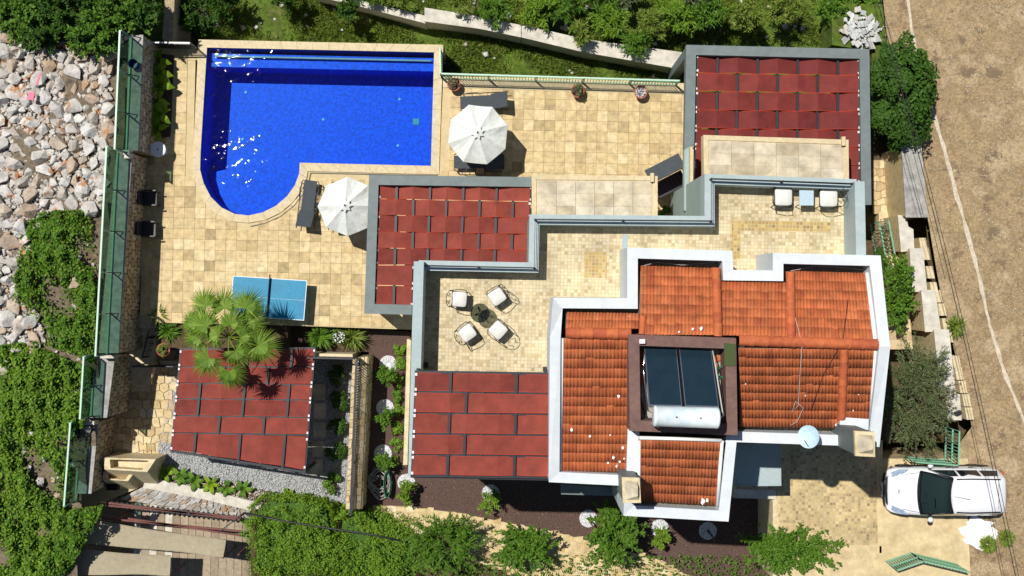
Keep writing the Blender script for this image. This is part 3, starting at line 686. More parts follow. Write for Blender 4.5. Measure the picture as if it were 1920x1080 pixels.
# lower roof slab beside the south wall, entrance canopy
MB().prism([P(x, y, 5.2) for x, y in [(1052, 908), (1155, 914), (1155, 930), (1052, 927)]], 4.9).build('window_canopy', 'grey_paint', villa)
cn = MB().prism([P(x, y, ZD + 2.7) for x, y in [(1374, 832), (1464, 833), (1465, 911), (1374, 912)]], ZD + 2.6).build('entrance_canopy', 'pale_grey_paint', villa)
b = MB(); ring_wall(b, [P(x, y, ZD + 2.73) for x, y in [(1374, 832), (1464, 833), (1465, 911), (1374, 912)]], .035, ZD + 2.58, True); b.build('canopy_frame', 'pale_grey_paint', cn)
MB().prism([P(x, y, ZD + 2.585) for x, y in [(1376, 834), (1462, 835), (1463, 909), (1376, 910)]], ZD + 2.55).build('canopy_soffit', 'wall_grey', cn)
# two stone-topped balcony slabs on the pool side
def balcony(outer, rim_l, z, zb, cols, rows):
    t = [P(x, y, z) for x, y in outer]
    MB().prism([p + Vector((0, 0, -.04)) for p in t], zb).build('balcony_slab', 'stone_cut', villa)
    b = MB(); ring_wall(b, t, .16, z - .035, True); b.build('balcony_rim', 'coping', villa)
    inn = offset_line(t, .19, True)
    for j in range(rows):
        for i in range(cols):
            g = .0015
            q = []
            for (u, v) in ((i / cols + g, j / rows + g), ((i + 1) / cols - g, j / rows + g), ((i + 1) / cols - g, (j + 1) / rows - g), (i / cols + g, (j + 1) / rows - g)):
                q.append(inn[0].lerp(inn[1], u).lerp(inn[3].lerp(inn[2], u), v) + Vector((0, 0, -.008)))
            MB().prism(q, z - .04).build('balcony_tile', 'slab_stone', villa)
    p = t[1] + Vector((-.2, -.02, 0)); MB().box(p + Vector((0, -.04, .06)), (.12, .3, .14)).build('balcony_upstand', 'coping', villa)
balcony([(1319, 253), (1591, 262), (1592, 350), (1320, 342)], 0, 4.6, 4.1, 6, 3)
balcony([(997, 328), (1233, 330), (1233, 422), (997, 420)], 0, 3.4, 3.05, 6, 3)
# side wing wall and little balcony beside the east pergola
MB().prism([P(x, y, 4.0) for x, y in [(1283, 281), (1293, 275), (1296, 352), (1310, 352), (1310, 395), (1283, 395)]], 3.65).build('wing_wall', 'wall_grey', villa)
MB().prism([P(x, y, 4.3) for x, y in [(1294, 275), (1303, 275), (1303, 350), (1294, 352)]], 3.9).build('side_balcony', 'coping', villa)
rail_line([P(1300, 278, 4.3), P(1299, 350, 4.3)], 4.3, 'side_handrail', [P(1300, 278, 4.3), P(1299, 350, 4.3)])
# mortar fillets, ragged white paint flakes on the tiles
for pts in ([(1625, 512, 9.0), (1641, 640, 9.8), (1632, 800, 9.1)], [(1354, 826, 9.5), (1345, 948, 8.95)], [(1199, 821, 9.55), (1275, 823, 9.55), (1353, 826, 9.55)], [(1198, 826, 9.5), (1198, 938, 8.95)], [(1054, 634, 9.75), (1050, 882, 8.95)]):
    MB().tube([P(*q) for q in pts], .055, 6).build('mortar_fillet', 'white_plaster', villa)
def flake(x, y, z, r):
    r *= .38
    c = P(x, y, z); n = 11; MB().poly([c + Vector((math.cos(6.283 * k / n) * r * random.uniform(.45, 1.2), math.sin(6.283 * k / n) * r * random.uniform(.6, 1.5), 0)) for k in range(n)]).build('paint_flake', 'white_plaster', villa)
for (x, y, r) in [(1160, 743, .13), (1072, 806, .12), (1106, 818, .11), (1144, 816, .07), (1168, 839, .12), (1150, 858, .12), (1162, 866, .1), (1140, 868, .08), (1156, 874, .1), (1170, 860, .07), (1318, 940, .2), (1326, 938, .12)]:
    flake(x, y, 9.75 - (y - 634) * (.85 / 248) + .1 if x < 1190 else 9.0, r)
for (x, y, r) in [(1299, 617, .1), (1315, 616, .14), (1273, 622, .08)]: flake(x, y, 9.82, r)
for (x, y, r) in [(1398, 720, .06), (1510, 742, .05), (1600, 770, .06), (1590, 795, .08), (1568, 797, .1), (1610, 740, .04)]: flake(x, y, 9.75 - (y - 652) * (.75 / 146) + .09, r)
# roof clutter: cables
def cable(pts, z, m='cable_white', r=.012, par=villa):
    MB().tube([P(x, y, z if not isinstance(z, (list, tuple)) else z[i]) for i, (x, y) in enumerate(pts)], r * .7, 5).build('roof_cable', m, par)
cable([(1484, 512), (1480, 560), (1495, 610), (1504, 645), (1500, 700), (1497, 760), (1484, 775), (1492, 752), (1506, 765), (1495, 790), (1482, 798)], [9.0, 9.35, 9.75, 9.95, 9.6, 9.35, 9.25, 9.35, 9.3, 9.2, 9.15])
cable([(1200, 500), (1230, 492), (1280, 497), (1340, 492)], 8.75); cable([(1482, 508), (1530, 499), (1580, 502), (1622, 506)], 8.75)
cable([(1638, 650), (1630, 720), (1628, 770), (1632, 812)], [9.7, 9.4, 9.25, 9.25], 'cable')
cable([(1590, 560), (1580, 640), (1545, 700), (1520, 770)], [9.4, 9.95, 9.6, 9.3], 'cable')
# terrace wall lamp and drain
MB().box(P(1022, 692, ZT + .15), (.14, .14, .3)).build('post_base', 'black_metal', villa)
MB().box(P(799, 684, ZT + .12), (.12, .16, .24)).build('post_base', 'black_metal', villa)

# ------------------------------------------------------------------ pergolas with woven fabric strips
def pergola(name, label, cat, zf, rows, ubeams, under, fab, base, frame=None, beam_over=None, amp=.085, group=None, edge=True):
    """rows: (leftTop, rightTop, leftBottom, rightBottom) in pixels; ubeams: fractions across; under: per row the beam numbers that lie above the cloth"""
    t = thing(name, label, cat, base, group)
    r0, r1 = rows[0], rows[-1]
    for i, u in enumerate(ubeams):
        u1 = u
        a = P(*r0[0], zf).lerp(P(*r0[1], zf), u); 
        last = r1
        for rr in rows:
            if len(rr) > 4 and u > rr[4] + .01: break
            last = rr
        um = u if len(last) < 5 else u / last[4]
        c = P(*last[2], zf).lerp(P(*last[3], zf), min(1, um))
        MB().bar(a, c, .085, .05).build('beam', 'black_metal', t)
    for k, rr in enumerate(rows):
        lt, rt, lb, rb = [P(*q, zf) for q in rr[:4]]
        umax = rr[4] if len(rr) > 4 else 1.0
        us = []; ub = [u for u in ubeams if u <= umax + .01]
        for i in range(len(ub) - 1):
            for s in range(6): us.append((i + s / 6, ub[i] + (ub[i + 1] - ub[i]) * s / 6))
        us.append((len(ub) - 1, ub[-1]))
        sg = [(-1 if i in under[k] else 1) for i in range(len(ub))]
        vs = []; N = len(us); gp = .06 if amp < .07 else .03; rows_v = (gp, .25, .5, .75, 1 - gp)
        for v in rows_v:
            for (fi, u) in us:
                i = min(int(fi), len(ub) - 2); f = fi - i; w = f
                z = (sg[i] * (1 - w) + sg[i + 1] * w) * amp
                un = u / umax
                p = lt.lerp(rt, un).lerp(lb.lerp(rb, un), v)
                sag = -.012 * (1 - (2 * v - 1) ** 2) + .004 * math.sin(u * 40 + k * 2 + v * 5)
                vs.append(p + Vector((0, 0, z + sag)))
        fs = [(r * N + c, (r + 1) * N + c, (r + 1) * N + c + 1, r * N + c + 1) for r in range(len(rows_v) - 1) for c in range(N - 1)]
        o = MB().add(vs, fs).build('cloth_strip', fab, t)
        h = MB(); h.tube([vs[c] for c in range(N)], .009, 4); h.tube([vs[(len(rows_v) - 1) * N + c] for c in range(N)], .009, 4); h.build('hem', 'red_hem', o)
        if edge:
            for (p, q) in ((lt, lb), (rt, rb)):
                for v in (.12, .88):
                    MB().box(p.lerp(q, v) + Vector((0, 0, .05)), (.06, .08, .05)).build('clip', 'white_clip', o)
    return t
def frame_piece(t, pts, z, th, depth, cols, zb):
    b = MB(); ring_wall(b, [P(x, y, z) for x, y in pts], th, z - depth, False)
    inn = offset_line([P(x, y, z) for x, y in pts], th, False)
    b.add([Vector((p.x, p.y, z - depth)) for q in zip([P(x, y, z) for x, y in pts], inn) for p in q], [(2 * i, 2 * i + 1, 2 * i + 3, 2 * i + 2) for i in range(len(pts) - 1)])
    b.build('masonry_frame', 'grey_paint', t)
    for (x, y) in cols:
        p = P(x, y, z); MB().box((p.x, p.y, (z - depth + zb) / 2 - .003), (th * .98, th * .98, z - depth - zb)).build('column', 'grey_paint', t)
def rows_between(l0, l1, r0, r1, ys_l, ys_r):
    out = []
    def xa(a, c, y): return a[0] + (c[0] - a[0]) * (y - a[1]) / (c[1] - a[1])
    for i in range(len(ys_l) - 1):
        out.append(((xa(l0, l1, ys_l[i]), ys_l[i]), (xa(r0, r1, ys_r[i]), ys_r[i]), (xa(l0, l1, ys_l[i + 1]), ys_l[i + 1]), (xa(r0, r1, ys_r[i + 1]), ys_r[i + 1])))
    return out
alt = lambda k, n: set(range(1, n, 2)) if k % 2 == 0 else set(range(2, n, 2))
rws = rows_between((1308, 103), (1303, 345), (1608, 110), (1609, 345), [103, 137, 171, 206, 241, 275, 309, 343], [110, 142, 175, 210, 244, 277, 311, 345])
pg1 = pergola('pergola', 'dark red woven cloth pergola in a grey masonry frame nearest the road', 'pergola', 2.95, rws, [i / 8 for i in range(9)], [alt(k, 8) for k in range(7)], 'fabric_red', P(1460, 200, 0), group='cloth pergolas')
frame_piece(pg1, [(1283, 292), (1287, 84), (1630, 92), (1634, 384)], 3.15, .34, .38, [(1297, 95), (1621, 102), (1625, 372)], -1.5)
rws = rows_between((713, 343), (704, 574), (994, 349), (990, 493), [343, 373, 403, 434, 465, 497], [349, 378, 409, 439, 469, 493])
r6 = [((707, 497), (774, 497), (706, 535), (773, 536), .222), ((706, 535), (773, 536), (704, 574), (772, 575), .222)]
pg2 = pergola('pergola', 'rust red woven cloth pergola beside the umbrella and the pool', 'pergola', 2.95, rws + r6, [i / 9 for i in range(10)], [alt(k, 9) for k in range(5)] + [set(), {1}], 'fabric_rust', P(850, 440, 0), group='cloth pergolas')
frame_piece(pg2, [(772, 590), (683, 588), (692, 328), (997, 332)], 3.15, .34, .38, [(694, 578), (702, 339), (985, 340)], -.2)
rws = rows_between((781, 697), (773, 891), (1033, 701), (1029, 895), [697, 734, 774, 813, 852, 891], [701, 738, 777, 816, 855, 895])
pg3 = pergola('pergola', 'red cloth strip pergola on the roof terrace beside the white parapet', 'pergola', 8.45, rws, [0, .255, .375, .5, .62, .745, 1], [{1, 5}, {2}, {1, 5}, {2}, {1, 5}], 'fabric_rust', P(905, 795, ZT), group='cloth pergolas', amp=.06)
for k in range(6):
    rr = rws[min(k, 4)]; a, c = (rr[0], rr[1]) if k < 5 else (rr[2], rr[3]); MB().bar(P(a[0] - 3, a[1], 8.38), P(c[0] + 2, c[1], 8.38), .08, .1).build('cross_beam', 'black_metal', pg3)
for (x, y) in ((783, 694), (1030, 698)): p = P(x, y, 8.4); MB().bar(p, (p.x, p.y, ZT), .08).build('post', 'black_metal', pg3)
MB().prism([P(x, y, 8.3) for x, y in [(770, 893), (1030, 898), (1030, 901), (770, 896)]], 6.2).build('edge_beam', 'black_metal', pg3)
ysl = [655, 688, 718, 747, 779, 811, 844]; ysr = [653, 687, 721, 750, 783, 815, 884]
rws = rows_between((340, 655), (322, 845), (590, 653), (571, 885), ysl, ysr)
u6 = [0, 1 / 6, 1 / 3, .5, 2 / 3, 5 / 6, 1]
pg4 = pergola('pergola', 'red cloth strip pergola under the fan palm, over grey gravel', 'pergola', .6, rws, u6, [{1, 3, 5}, {2, 4}, {1, 3, 5}, {1, 3, 5}, {2, 4}, {1, 3, 5}], 'fabric_rust', P(455, 765, -1.9), group='cloth pergolas', amp=.06)
for k in range(7):
    rr = rws[min(k, 5)]; a, c = (rr[0], rr[1]) if k < 6 else (rr[2], rr[3]); MB().bar(P(a[0] - 2, a[1] + (1 if k == 6 else 0), .53), P(c[0] + 2, c[1] + (1 if k == 6 else 0), .53), .085, .1).build('cross_beam', 'black_metal', pg4)
for (x, y) in ((342, 657), (588, 655), (324, 847), (569, 886), (448, 862)): p = P(x, y, .5); MB().bar(p, (p.x, p.y, -1.95), .09).build('post', 'black_metal', pg4)
# ------------------------------------------------------------------ west retaining wall with glass fence
def lerp2(a, c, t): return (a[0] + (c[0] - a[0]) * t, a[1] + (c[1] - a[1]) * t)
def retaining(label, top_e, top_w, z, base_z, nu, nv, limit):
    """top_e, top_w: pixel lines (two points) of the cap's east and west edges"""
    e0, e1 = P(*top_e[0], z), P(*top_e[1], z); w0, w1 = P(*top_w[0], z), P(*top_w[1], z)
    t = thing('retaining_wall', label, 'wall', (e0 + e1) / 2 + Vector((0, 0, base_z - z)))
    MB().prism([w0, e0, e1, w1], -2.4).build('wall_core', 'mortar', t)
    c = MB(); up = Vector((0, 0, .06)); ov = (e0 - w0).normalized() * .05
    c.prism([w0 + up, e0 + up + ov, e1 + up + ov, w1 + up], z + .002); c.build('wall_cap', 'concrete', t)
    out = (e0 - w0).normalized() * .012
    A, B = Vector((e0.x, e0.y, base_z)) + out, Vector((e1.x, e1.y, base_z)) + out
    stone_field('wall_stone', 'wall_stone', B, A, e0 + out, e1 + out, nu, nv, t, gap=.10, thick=.035, jit=.34, limit=limit)
    return t
retaining('stone retaining wall beside the planting bed, blue bucket on its cap', [(267, 66), (259, 283)], [(243, 66), (236, 283)], 1.74, -.05, 13, 6, 90)
retaining('long stone retaining wall beside the pool deck with shaded chairs at its foot', [(246, 287), (221, 662)], [(219, 287), (186, 662)], 1.74, -.9, 24, 8, 200)
retaining('short stone retaining wall beside the middle of the garden stairs', [(214, 668), (199, 783)], [(184, 668), (168, 783)], .45, -2.0, 8, 7, 60)
retaining('lowest stone retaining wall beside the stone barbecue', [(183, 790), (170, 925)], [(158, 790), (146, 925)], -.05, -2.0, 9, 5, 50)
def glass_fence(label, a, c, z0, z1, n):
    A, B = P(*a, z1), P(*c, z1); t = thing('glass_fence', label, 'fence', Vector((A.x, A.y, z0)), 'glass fence sections')
    for k in range(n):
        p, q = A.lerp(B, k / n + .004), A.lerp(B, (k + 1) / n - .004)
        MB().prism([p + Vector((-.006, 0, -.03)), p + Vector((.006, 0, -.03)), q + Vector((.006, 0, -.03)), q + Vector((-.006, 0, -.03))], z0 + .04).build('glass_pane', 'fence_glass', t)
    for k in range(n + 1):
        p = A.lerp(B, k / n) + Vector((.03, 0, 0)); MB().bar((p.x, p.y, z0), (p.x, p.y, z1 - .02), .045).build('post', 'green_metal', t)
        MB().bar((p.x + .3, p.y, z0 + .02), (p.x, p.y, z0 + .55), .03).build('brace', 'black_metal', t)
    MB().bar(A, B, .06, .05).build('top_rail', 'pale_green_metal', t)
    MB().bar(Vector((A.x, A.y, z0 + .05)), Vector((B.x, B.y, z0 + .05)), .05, .05).build('bottom_rail', 'green_metal', t)
    return t
glass_fence('green glass fence on the wall beside the rubble and the planting bed', (225, 57), (215, 280), 1.8, 3.0, 3)
glass_fence('longest green glass fence, on the wall beside the shaded chairs', (200, 274), (179, 668), 1.8, 2.95, 5)
glass_fence('short green glass fence next to the garden stairs', (157, 668), (150, 786), .5, 1.6, 2)
f4 = glass_fence('lowest green glass fence, at the corner above the tan awnings', (132, 792), (120, 949), 0.0, 1.1, 2)
MB().box(P(240, 290, 1.95), (.22, .3, .4)).build('pier', 'pale_concrete', bpy.data.objects['retaining_wall.001'])
MB().box(P(205, 668, .7), (.5, .12, .5)).build('pier', 'pale_concrete', bpy.data.objects['retaining_wall.002'])
MB().box(P(168, 792, .2), (.5, .14, .45)).build('pier', 'pale_concrete', bpy.data.objects['retaining_wall.003'])
b = MB(); b.lathe(P(254, 122, 1.8), [(.13, 0), (.17, .3), (.18, .3)], 14, cap=False); b.lathe(P(254, 122, 1.81), [(.14, 0), (.15, .01)], 14)
one('bucket', 'blue_plastic', 'blue plastic bucket on the wall cap behind the glass fence', 'bucket', b)
# ------------------------------------------------------------------ railings
def railing(name, label, a, c, z, h, n, m, mtop=None, base=None, top_px=False, group=None, mid=True, z2=None, posts=4, bw=.022, rw=.05):
    z2 = z if z2 is None else z2
    A, B = P(*a, z), P(*c, z2); t = thing(name, label, 'railing', A, group); up = Vector((0, 0, h))
    MB().bar(A + up, B + up, rw, .045).build('top_rail', mtop or m, t)
    MB().bar(A + up * .12, B + up * .12, rw * .6, .03).build('bottom_rail', m, t)
    if mid: MB().bar(A + up * .8, B + up * .8, .025, .025).build('middle_rail', m, t)
    for k in range(posts):
        p = A.lerp(B, k / (posts - 1)); MB().bar(p, p + up, .045).build('post', m, t)
    for k in range(n):
        p = A.lerp(B, (k + .5) / n); MB().bar(p + up * .12, p + up * (.8 if mid else 1), bw).build('bar', m, t)
    return t
railing('railing', 'short white-topped railing between the stone wall and the pool corner', (290, 91), (371, 92), 0, 1.05, 20, 'black_metal', 'white_clip', posts=2)
railing('railing', 'long pale green railing along the lawn edge of the pool deck', (829, 147), (1267, 160), 0, .95, 80, 'green_metal', 'pale_green_metal', posts=6)
railing('railing', 'short pale green railing at the pool corner', (828, 99), (829, 147), 0, .95, 10, 'green_metal', 'pale_green_metal', posts=2)
# ------------------------------------------------------------------ stairs down to the lower patio
ZL = -1.9
b = thing('garden_stairs', 'stone garden stairs going down between the wall and the handrail', 'stairs', P(265, 650, ZL))
nst = 11
for k in range(nst):
    y0, y1 = 588 + k * 13.2, 588 + (k + 1) * 13.2; z = -.17 * (k + 1)
    xl = 264 - (y0 - 588) * .30; xr = 299 - (y0 - 588) * .12
    MB().prism([P(x, y, z) for x, y in [(xl - 6, y0 - 1), (xr, y0 - 1), (xr - 1.5, y1 + 1), (xl - 10, y1 + 1)]], z - .5).build('tread', 'stone_cut', b)
railing('railing', 'sloping dark handrail beside the garden stairs', (300, 594), (282, 668), -.25, .95, 16, 'black_metal', z2=-1.3, mid=False, posts=3)
railing('railing', 'dark railing at the head of the pergola patio', (264, 684), (338, 684), -1.6, .95, 16, 'black_metal', mid=False, posts=3)
MB().prism([P(x, y, -1.55) for x, y in [(300, 676), (340, 676), (340, 690), (300, 690)]], -2.2).build('stair_landing', 'stone_cut', b)
# ------------------------------------------------------------------ lower patio, gravel, sunken bed
b = MB(); b.prism([P(x, y, ZL - .03) for x, y in [(150, 690), (345, 640), (345, 880), (150, 960)]], -3.0); pat = struct('lower_patio', 'joint', b)
wpx = [(222, 700), (334, 672), (326, 850), (300, 822), (296, 872), (200, 872)]
ww = [(P(x, y, ZL).x, P(x, y, ZL).y) for x, y in wpx]
stone_field('paving_stone', 'crazy_stone', P(196, 880, ZL), P(340, 880, ZL), P(340, 668, ZL), P(196, 668, ZL), 9, 13, pat, gap=.05, thick=.02, jit=.3, mask=lambda p: inside(ww, p.x, p.y))
GR = [(300, 818), (332, 655), (664, 668), (648, 958), (560, 950), (290, 872)]
b = MB(); b.prism([P(x, y, ZL - .005) for x, y in GR], -3.0); struct('gravel_bed', 'gravel_bed', b)
def scatter_px(poly, z, n):
    w = [(P(x, y, z).x, P(x, y, z).y) for x, y in poly]; xs = [p[0] for p in w]; ys = [p[1] for p in w]
    X = RNG.uniform(min(xs), max(xs), n * 3); Y = RNG.uniform(min(ys), max(ys), n * 3); k = in_poly_np(w, X, Y)
    return X[k][:n], Y[k][:n]
OCT_V = np.array([(1, 0, 0), (0, 1, 0), (-1, 0, 0), (0, -1, 0), (0, 0, .7), (0, 0, -.7)], float)
OCT_F = np.array([(0, 1, 4), (1, 2, 4), (2, 3, 4), (3, 0, 4), (1, 0, 5), (2, 1, 5), (3, 2, 5), (0, 3, 5)])
def pebbles(name, m, X, Y, Z, r0, r1, parent=None, flat=.6):
    n = len(X); r = RNG.uniform(r0, r1, (n, 1, 1)); a = RNG.uniform(0, 6.28, n); c, s = np.cos(a), np.sin(a)
    V = OCT_V[None] * r * RNG.uniform(.6, 1.2, (n, 6, 1)); x = V[:, :, 0] * c[:, None] - V[:, :, 1] * s[:, None]; y = (V[:, :, 0] * s[:, None] + V[:, :, 1] * c[:, None])
    V = np.stack([x + X[:, None], y + Y[:, None], V[:, :, 2] * flat + np.broadcast_to(np.asarray(Z).reshape(-1, 1), x.shape)], 2).reshape(-1, 3)
    F = (OCT_F[None] + 6 * np.arange(n)[:, None, None]).reshape(-1, 3)
    return tag(link(name, fast_mesh(name, V, F, m), parent), kind='stuff')
X, Y = scatter_px(GR, ZL, 9000); pebbles('gravel', 'gravel_grey', X, Y, np.full(len(X), ZL + .01), .025, .055)
b = MB()
for i, (x, y) in enumerate([(598, 735), (600, 770), (599, 806), (597, 842), (594, 876)]): MB().box(P(x, y, ZL + .02), (.5, .62, .05), R(random.uniform(-4, 4))).build('stepping_stone', 'slab_stone', pat)
# sunken strip and mulch beds
ZM = -1.0
b = MB(); b.prism([P(x, y, ZM) for x, y in [(540, 606), (772, 622), (770, 900), (900, 935), (900, 975), (690, 970), (680, 960), (692, 660), (540, 655)]], -3); struct('mulch_strip', 'mulch', b)
b = MB(); b.prism([P(x, y, -.3) for x, y in [(300, 602), (540, 606), (540, 657), (345, 655), (300, 660)]], -3); struct('palm_bed', 'soil', b)
b = MB(); b.prism([P(x, y, ZM + .06) for x, y in [(745, 880), (1100, 880), (1452, 915), (1452, 1085), (1240, 1085), (1000, 1000), (760, 955)]], -3); struct('mulch_bed', 'mulch', b)
X, Y = scatter_px([(745, 900), (1440, 915), (1440, 1060), (1240, 1060), (1000, 990), (760, 945)], ZM, 3500); pebbles('bark_chips', 'bark', X, Y, np.full(len(X), ZM + .07), .015, .04)
X, Y = scatter_px([(590, 615), (766, 624), (764, 900), (735, 940), (735, 650), (590, 650)], ZM, 1500); pebbles('bark_chips', 'bark', X, Y, np.full(len(X), ZM + .01), .015, .04)
b = MB(); b.prism([P(x, y, -.55) for x, y in [(763, 636), (771, 636), (764, 872), (756, 872)]], -1.2); o = struct('wall_foot_path', 'stone_cut', b)
# stone wall with herringbone-looking railing, beside the sunken bed
t = thing('garden_wall', 'stone garden wall with black railing between the gravel and the mulch strip', 'wall', P(675, 820, ZM))
zt = .35
cor = [P(661, 672, zt), P(690, 668, zt), P(677, 955, zt), P(648, 955, zt)]
MB().prism(cor, -2.5).build('wall_core', 'mortar', t)
stone_field('cap_stone', 'crazy_stone', cor[3], cor[2], cor[1], cor[0], 2, 22, t, gap=.06, thick=.04)
e0, e1 = cor[1], cor[2]; o_ = Vector((.012, 0, 0))
stone_field('wall_stone', 'crazy_stone', Vector((e1.x, e1.y, ZM)) + o_, Vector((e0.x, e0.y, ZM)) + o_, e0 + o_, e1 + o_, 16, 5, t, gap=.1, thick=.03)
MB().prism([P(x, y, zt) for x, y in [(560, 662), (661, 664), (661, 672), (560, 670)]], -2.5).build('return_wall', 'stone_cut', t)
railing('railing', 'long black railing on top of the garden wall beside the mulch strip', (675, 672), (664, 957), zt + .05, .9, 58, 'black_metal', mid=False, posts=4, bw=.036, rw=.09)
railing('railing', 'black railing closing the gravel patio below the palm bed', (585, 668), (668, 670), zt + .05, .9, 14, 'black_metal', mid=False, posts=2)
# low pale wall, rubble strip, stone path at the front
fw = one('front_wall', 'pale_concrete', 'low pale plaster wall curving below the gravel bed', 'wall', MB().prism([P(x, y, -1.75) for x, y in [(274, 894), (380, 917), (470, 939), (580, 955), (720, 985), (720, 996), (575, 969), (468, 957), (376, 935), (268, 914)]], -3.1))
X, Y = scatter_px([(278, 880), (560, 935), (640, 950), (640, 960), (470, 938), (278, 894)], -1.85, 900); pebbles('bark_chips', 'road_strip', X, Y, np.full(len(X), -1.86), .03, .06)
b = MB(); b.prism([P(x, y, -1.9) for x, y in [(268, 872), (650, 950), (640, 966), (268, 898)]], -3); struct('leaf_bed', 'soil', b)
pathb = MB(); PATH = [(700, 948), (760, 950), (860, 962), (960, 982), (1050, 1000), (1130, 1022), (1240, 1050), (1300, 1085), (1000, 1085), (840, 1040), (760, 990), (690, 985)]
pathb.prism([P(x, y, -.86) for x, y in PATH], -3); path = struct('stone_path', 'joint', pathb)
pwp = [(P(x, y, -.86).x, P(x, y, -.86).y) for x, y in PATH]
stone_field('paving_stone', 'crazy_stone', P(690, 1090, -.86), P(1300, 1090, -.86), P(1300, 940, -.86), P(690, 940, -.86), 34, 14, path, gap=.06, thick=.02, mask=lambda p: inside(pwp, p.x, p.y))
t = thing('rubble_wall', 'low wall of grey rubble stones above the tan awnings', 'wall', P(350, 930, -2.4))
stone_field('wall_stone', 'rock', P(225, 934, -2.3), P(470, 972, -2.3), P(470, 948, -1.85), P(270, 912, -1.85), 18, 3, t, gap=.08, thick=.09, jit=.38)
MB().prism([P(x, y, -2.35) for x, y in [(228, 915), (270, 911), (470, 946), (470, 972), (225, 935)]], -3.2).build('wall_core', 'mortar', t)
# stone barbecue: two stepped boxes with sloping fronts and open tops
t = thing('stone_barbecue', 'cut stone barbecue of two stepped boxes below the stairs', 'barbecue', P(235, 900, ZL))
def hopper(name, top, z, run, hole=None):
    tp = [P(x, y, z) for x, y in top]; c = sum(tp, Vector()) / 4
    bt = [Vector((p.x, p.y, ZL)) for p in tp]; bt[2] = bt[2] + Vector((.02, -run, 0)); bt[3] = bt[3] + Vector((-.02, -run, 0))
    inn = [c + (p - c) * .74 for p in tp]; low = [Vector((p.x, p.y, z - .45)) for p in inn]
    vs = tp + bt + inn + low; fs = [(k, (k + 1) % 4, 8 + (k + 1) % 4, 8 + k) for k in range(4)] + [(4 + k, 4 + (k + 1) % 4, (k + 1) % 4, k) for k in range(4)] + [(8 + k, 8 + (k + 1) % 4, 12 + (k + 1) % 4, 12 + k) for k in range(4)] + [(12, 13, 14, 15)]
    o = MB().add(vs, fs).build(name, 'stone_cut', t)
    MB().add([p + Vector((0, 0, -.1)) for p in low], [(0, 1, 2, 3)]).build('ash_pit', 'hole', o); return o
hopper('upper_box', [(194, 858), (292, 861), (276, 885), (196, 880)], -.5, .75)
lo = hopper('lower_box', [(194, 884), (252, 886), (240, 902), (192, 899)], -.9, .5)
MB().box(P(212, 913, -1.45), (.42, .2, .3)).build('fire_opening', 'hole', lo)
# ------------------------------------------------------------------ neighbour's terrace at the lower left: plank floor, awnings, rusty truss
ZN = -3.0
b = MB(); b.prism([P(x, y, ZN) for x, y in [(180, 930), (475, 955), (475, 1100), (100, 1100), (100, 1000)]], ZN - .3); nf = struct('neighbour_terrace', 'plank', b)
for i in range(16):
    x = 238 + i * 14.5; light = i in (1, 3, 5)
    MB().prism([P(a, y, ZN + .03) for a, y in [(x, 925 + i * 3), (x + 13.5, 926 + i * 3), (x + 11, 1095), (x - 3, 1095)]], ZN + .003).build('floor_board', 'pale_concrete' if light else 'plank', nf)
def awning(label, pts, z, sag):
    t = thing('shade_awning', label, 'awning', P(pts[0][0], pts[0][1], ZN), 'tan canvas awnings of the neighbour terrace')
    N, K = 16, 5; vs = []
    a, c, d, e = [P(*q, z) for q in pts]
    for j in range(K + 1):
        for i in range(N + 1):
            u, v = i / N, j / K; p = a.lerp(c, u).lerp(e.lerp(d, u), v)
            vs.append(p + Vector((0, .035 * math.sin(u * math.pi * 2) * (1 - 2 * v), -sag * (math.sin(u * math.pi * 2) ** 2) * .6 - .03 * math.sin(v * math.pi))))
    mb = MB(); mb.sm = True; mb.add(vs, [(j * (N + 1) + i, (j + 1) * (N + 1) + i, (j + 1) * (N + 1) + i + 1, j * (N + 1) + i + 1) for j in range(K) for i in range(N)]); mb.build('canvas', 'canvas_tan', t)
    MB().tube(vs[:N + 1], .018, 5).build('hem', 'canvas_tan', t); MB().tube(vs[-N - 1:], .018, 5).build('hem', 'canvas_tan', t)
    for p in (a, d): MB().bar(p, (p.x, p.y, ZN), .05).build('post', 'rust_metal', t)
awning('tan canvas awning stretched above another awning on the neighbour terrace', [(108, 970), (424, 1012), (418, 1046), (104, 1010)], -1.0, .10)
awning('tan canvas awning at the bottom edge, below another tan awning', [(100, 1030), (320, 1042), (318, 1080), (92, 1075)], -1.0, .10)
t = thing('rusty_truss', 'rusty lattice truss and rails over the neighbour terrace', 'truss', P(330, 965, ZN))
for (a, c) in (((183, 946), (452, 970)), ((190, 941), (450, 974)), ((112, 964), (452, 996)), ((240, 972), (450, 1004))):
    MB().bar(P(*a, -1.1), P(*c, -1.1), .065).build('chord', 'rust_metal', t)
for i in range(26):
    u = i / 26; a = lerp2((200, 939), (448, 967), u); c = lerp2((200, 949), (448, 977), u + .04)
    MB().bar(P(*a, -1.1), P(*c, -1.1), .05).build('lattice', 'black_metal', t)
    a2 = lerp2((200, 949), (448, 977), u); c2 = lerp2((200, 939), (448, 967), u + .04); MB().bar(P(*a2, -1.1), P(*c2, -1.1), .05).build('lattice', 'black_metal', t)
for (x, y) in ((448, 970), (447, 1040), (216, 975)): p = P(x, y, -1.1); MB().bar(p, (p.x, p.y, ZN), .06).build('post', 'rust_metal', t)
for (a, c) in (((450, 968), (410, 998)), ((345, 955), (362, 968))): MB().bar(P(*a, -1.05), P(*c, -1.05), .04).build('brace', 'black_metal', t)
b = MB(); b.box(P(222, 1022, ZN + .3), (.9, .5, .06), .4); b.box(P(222, 1022, ZN + .15), (.8, .4, .3), .4); one('wooden_crate', 'wood', 'wooden crate between the two tan awnings', 'crate', b)
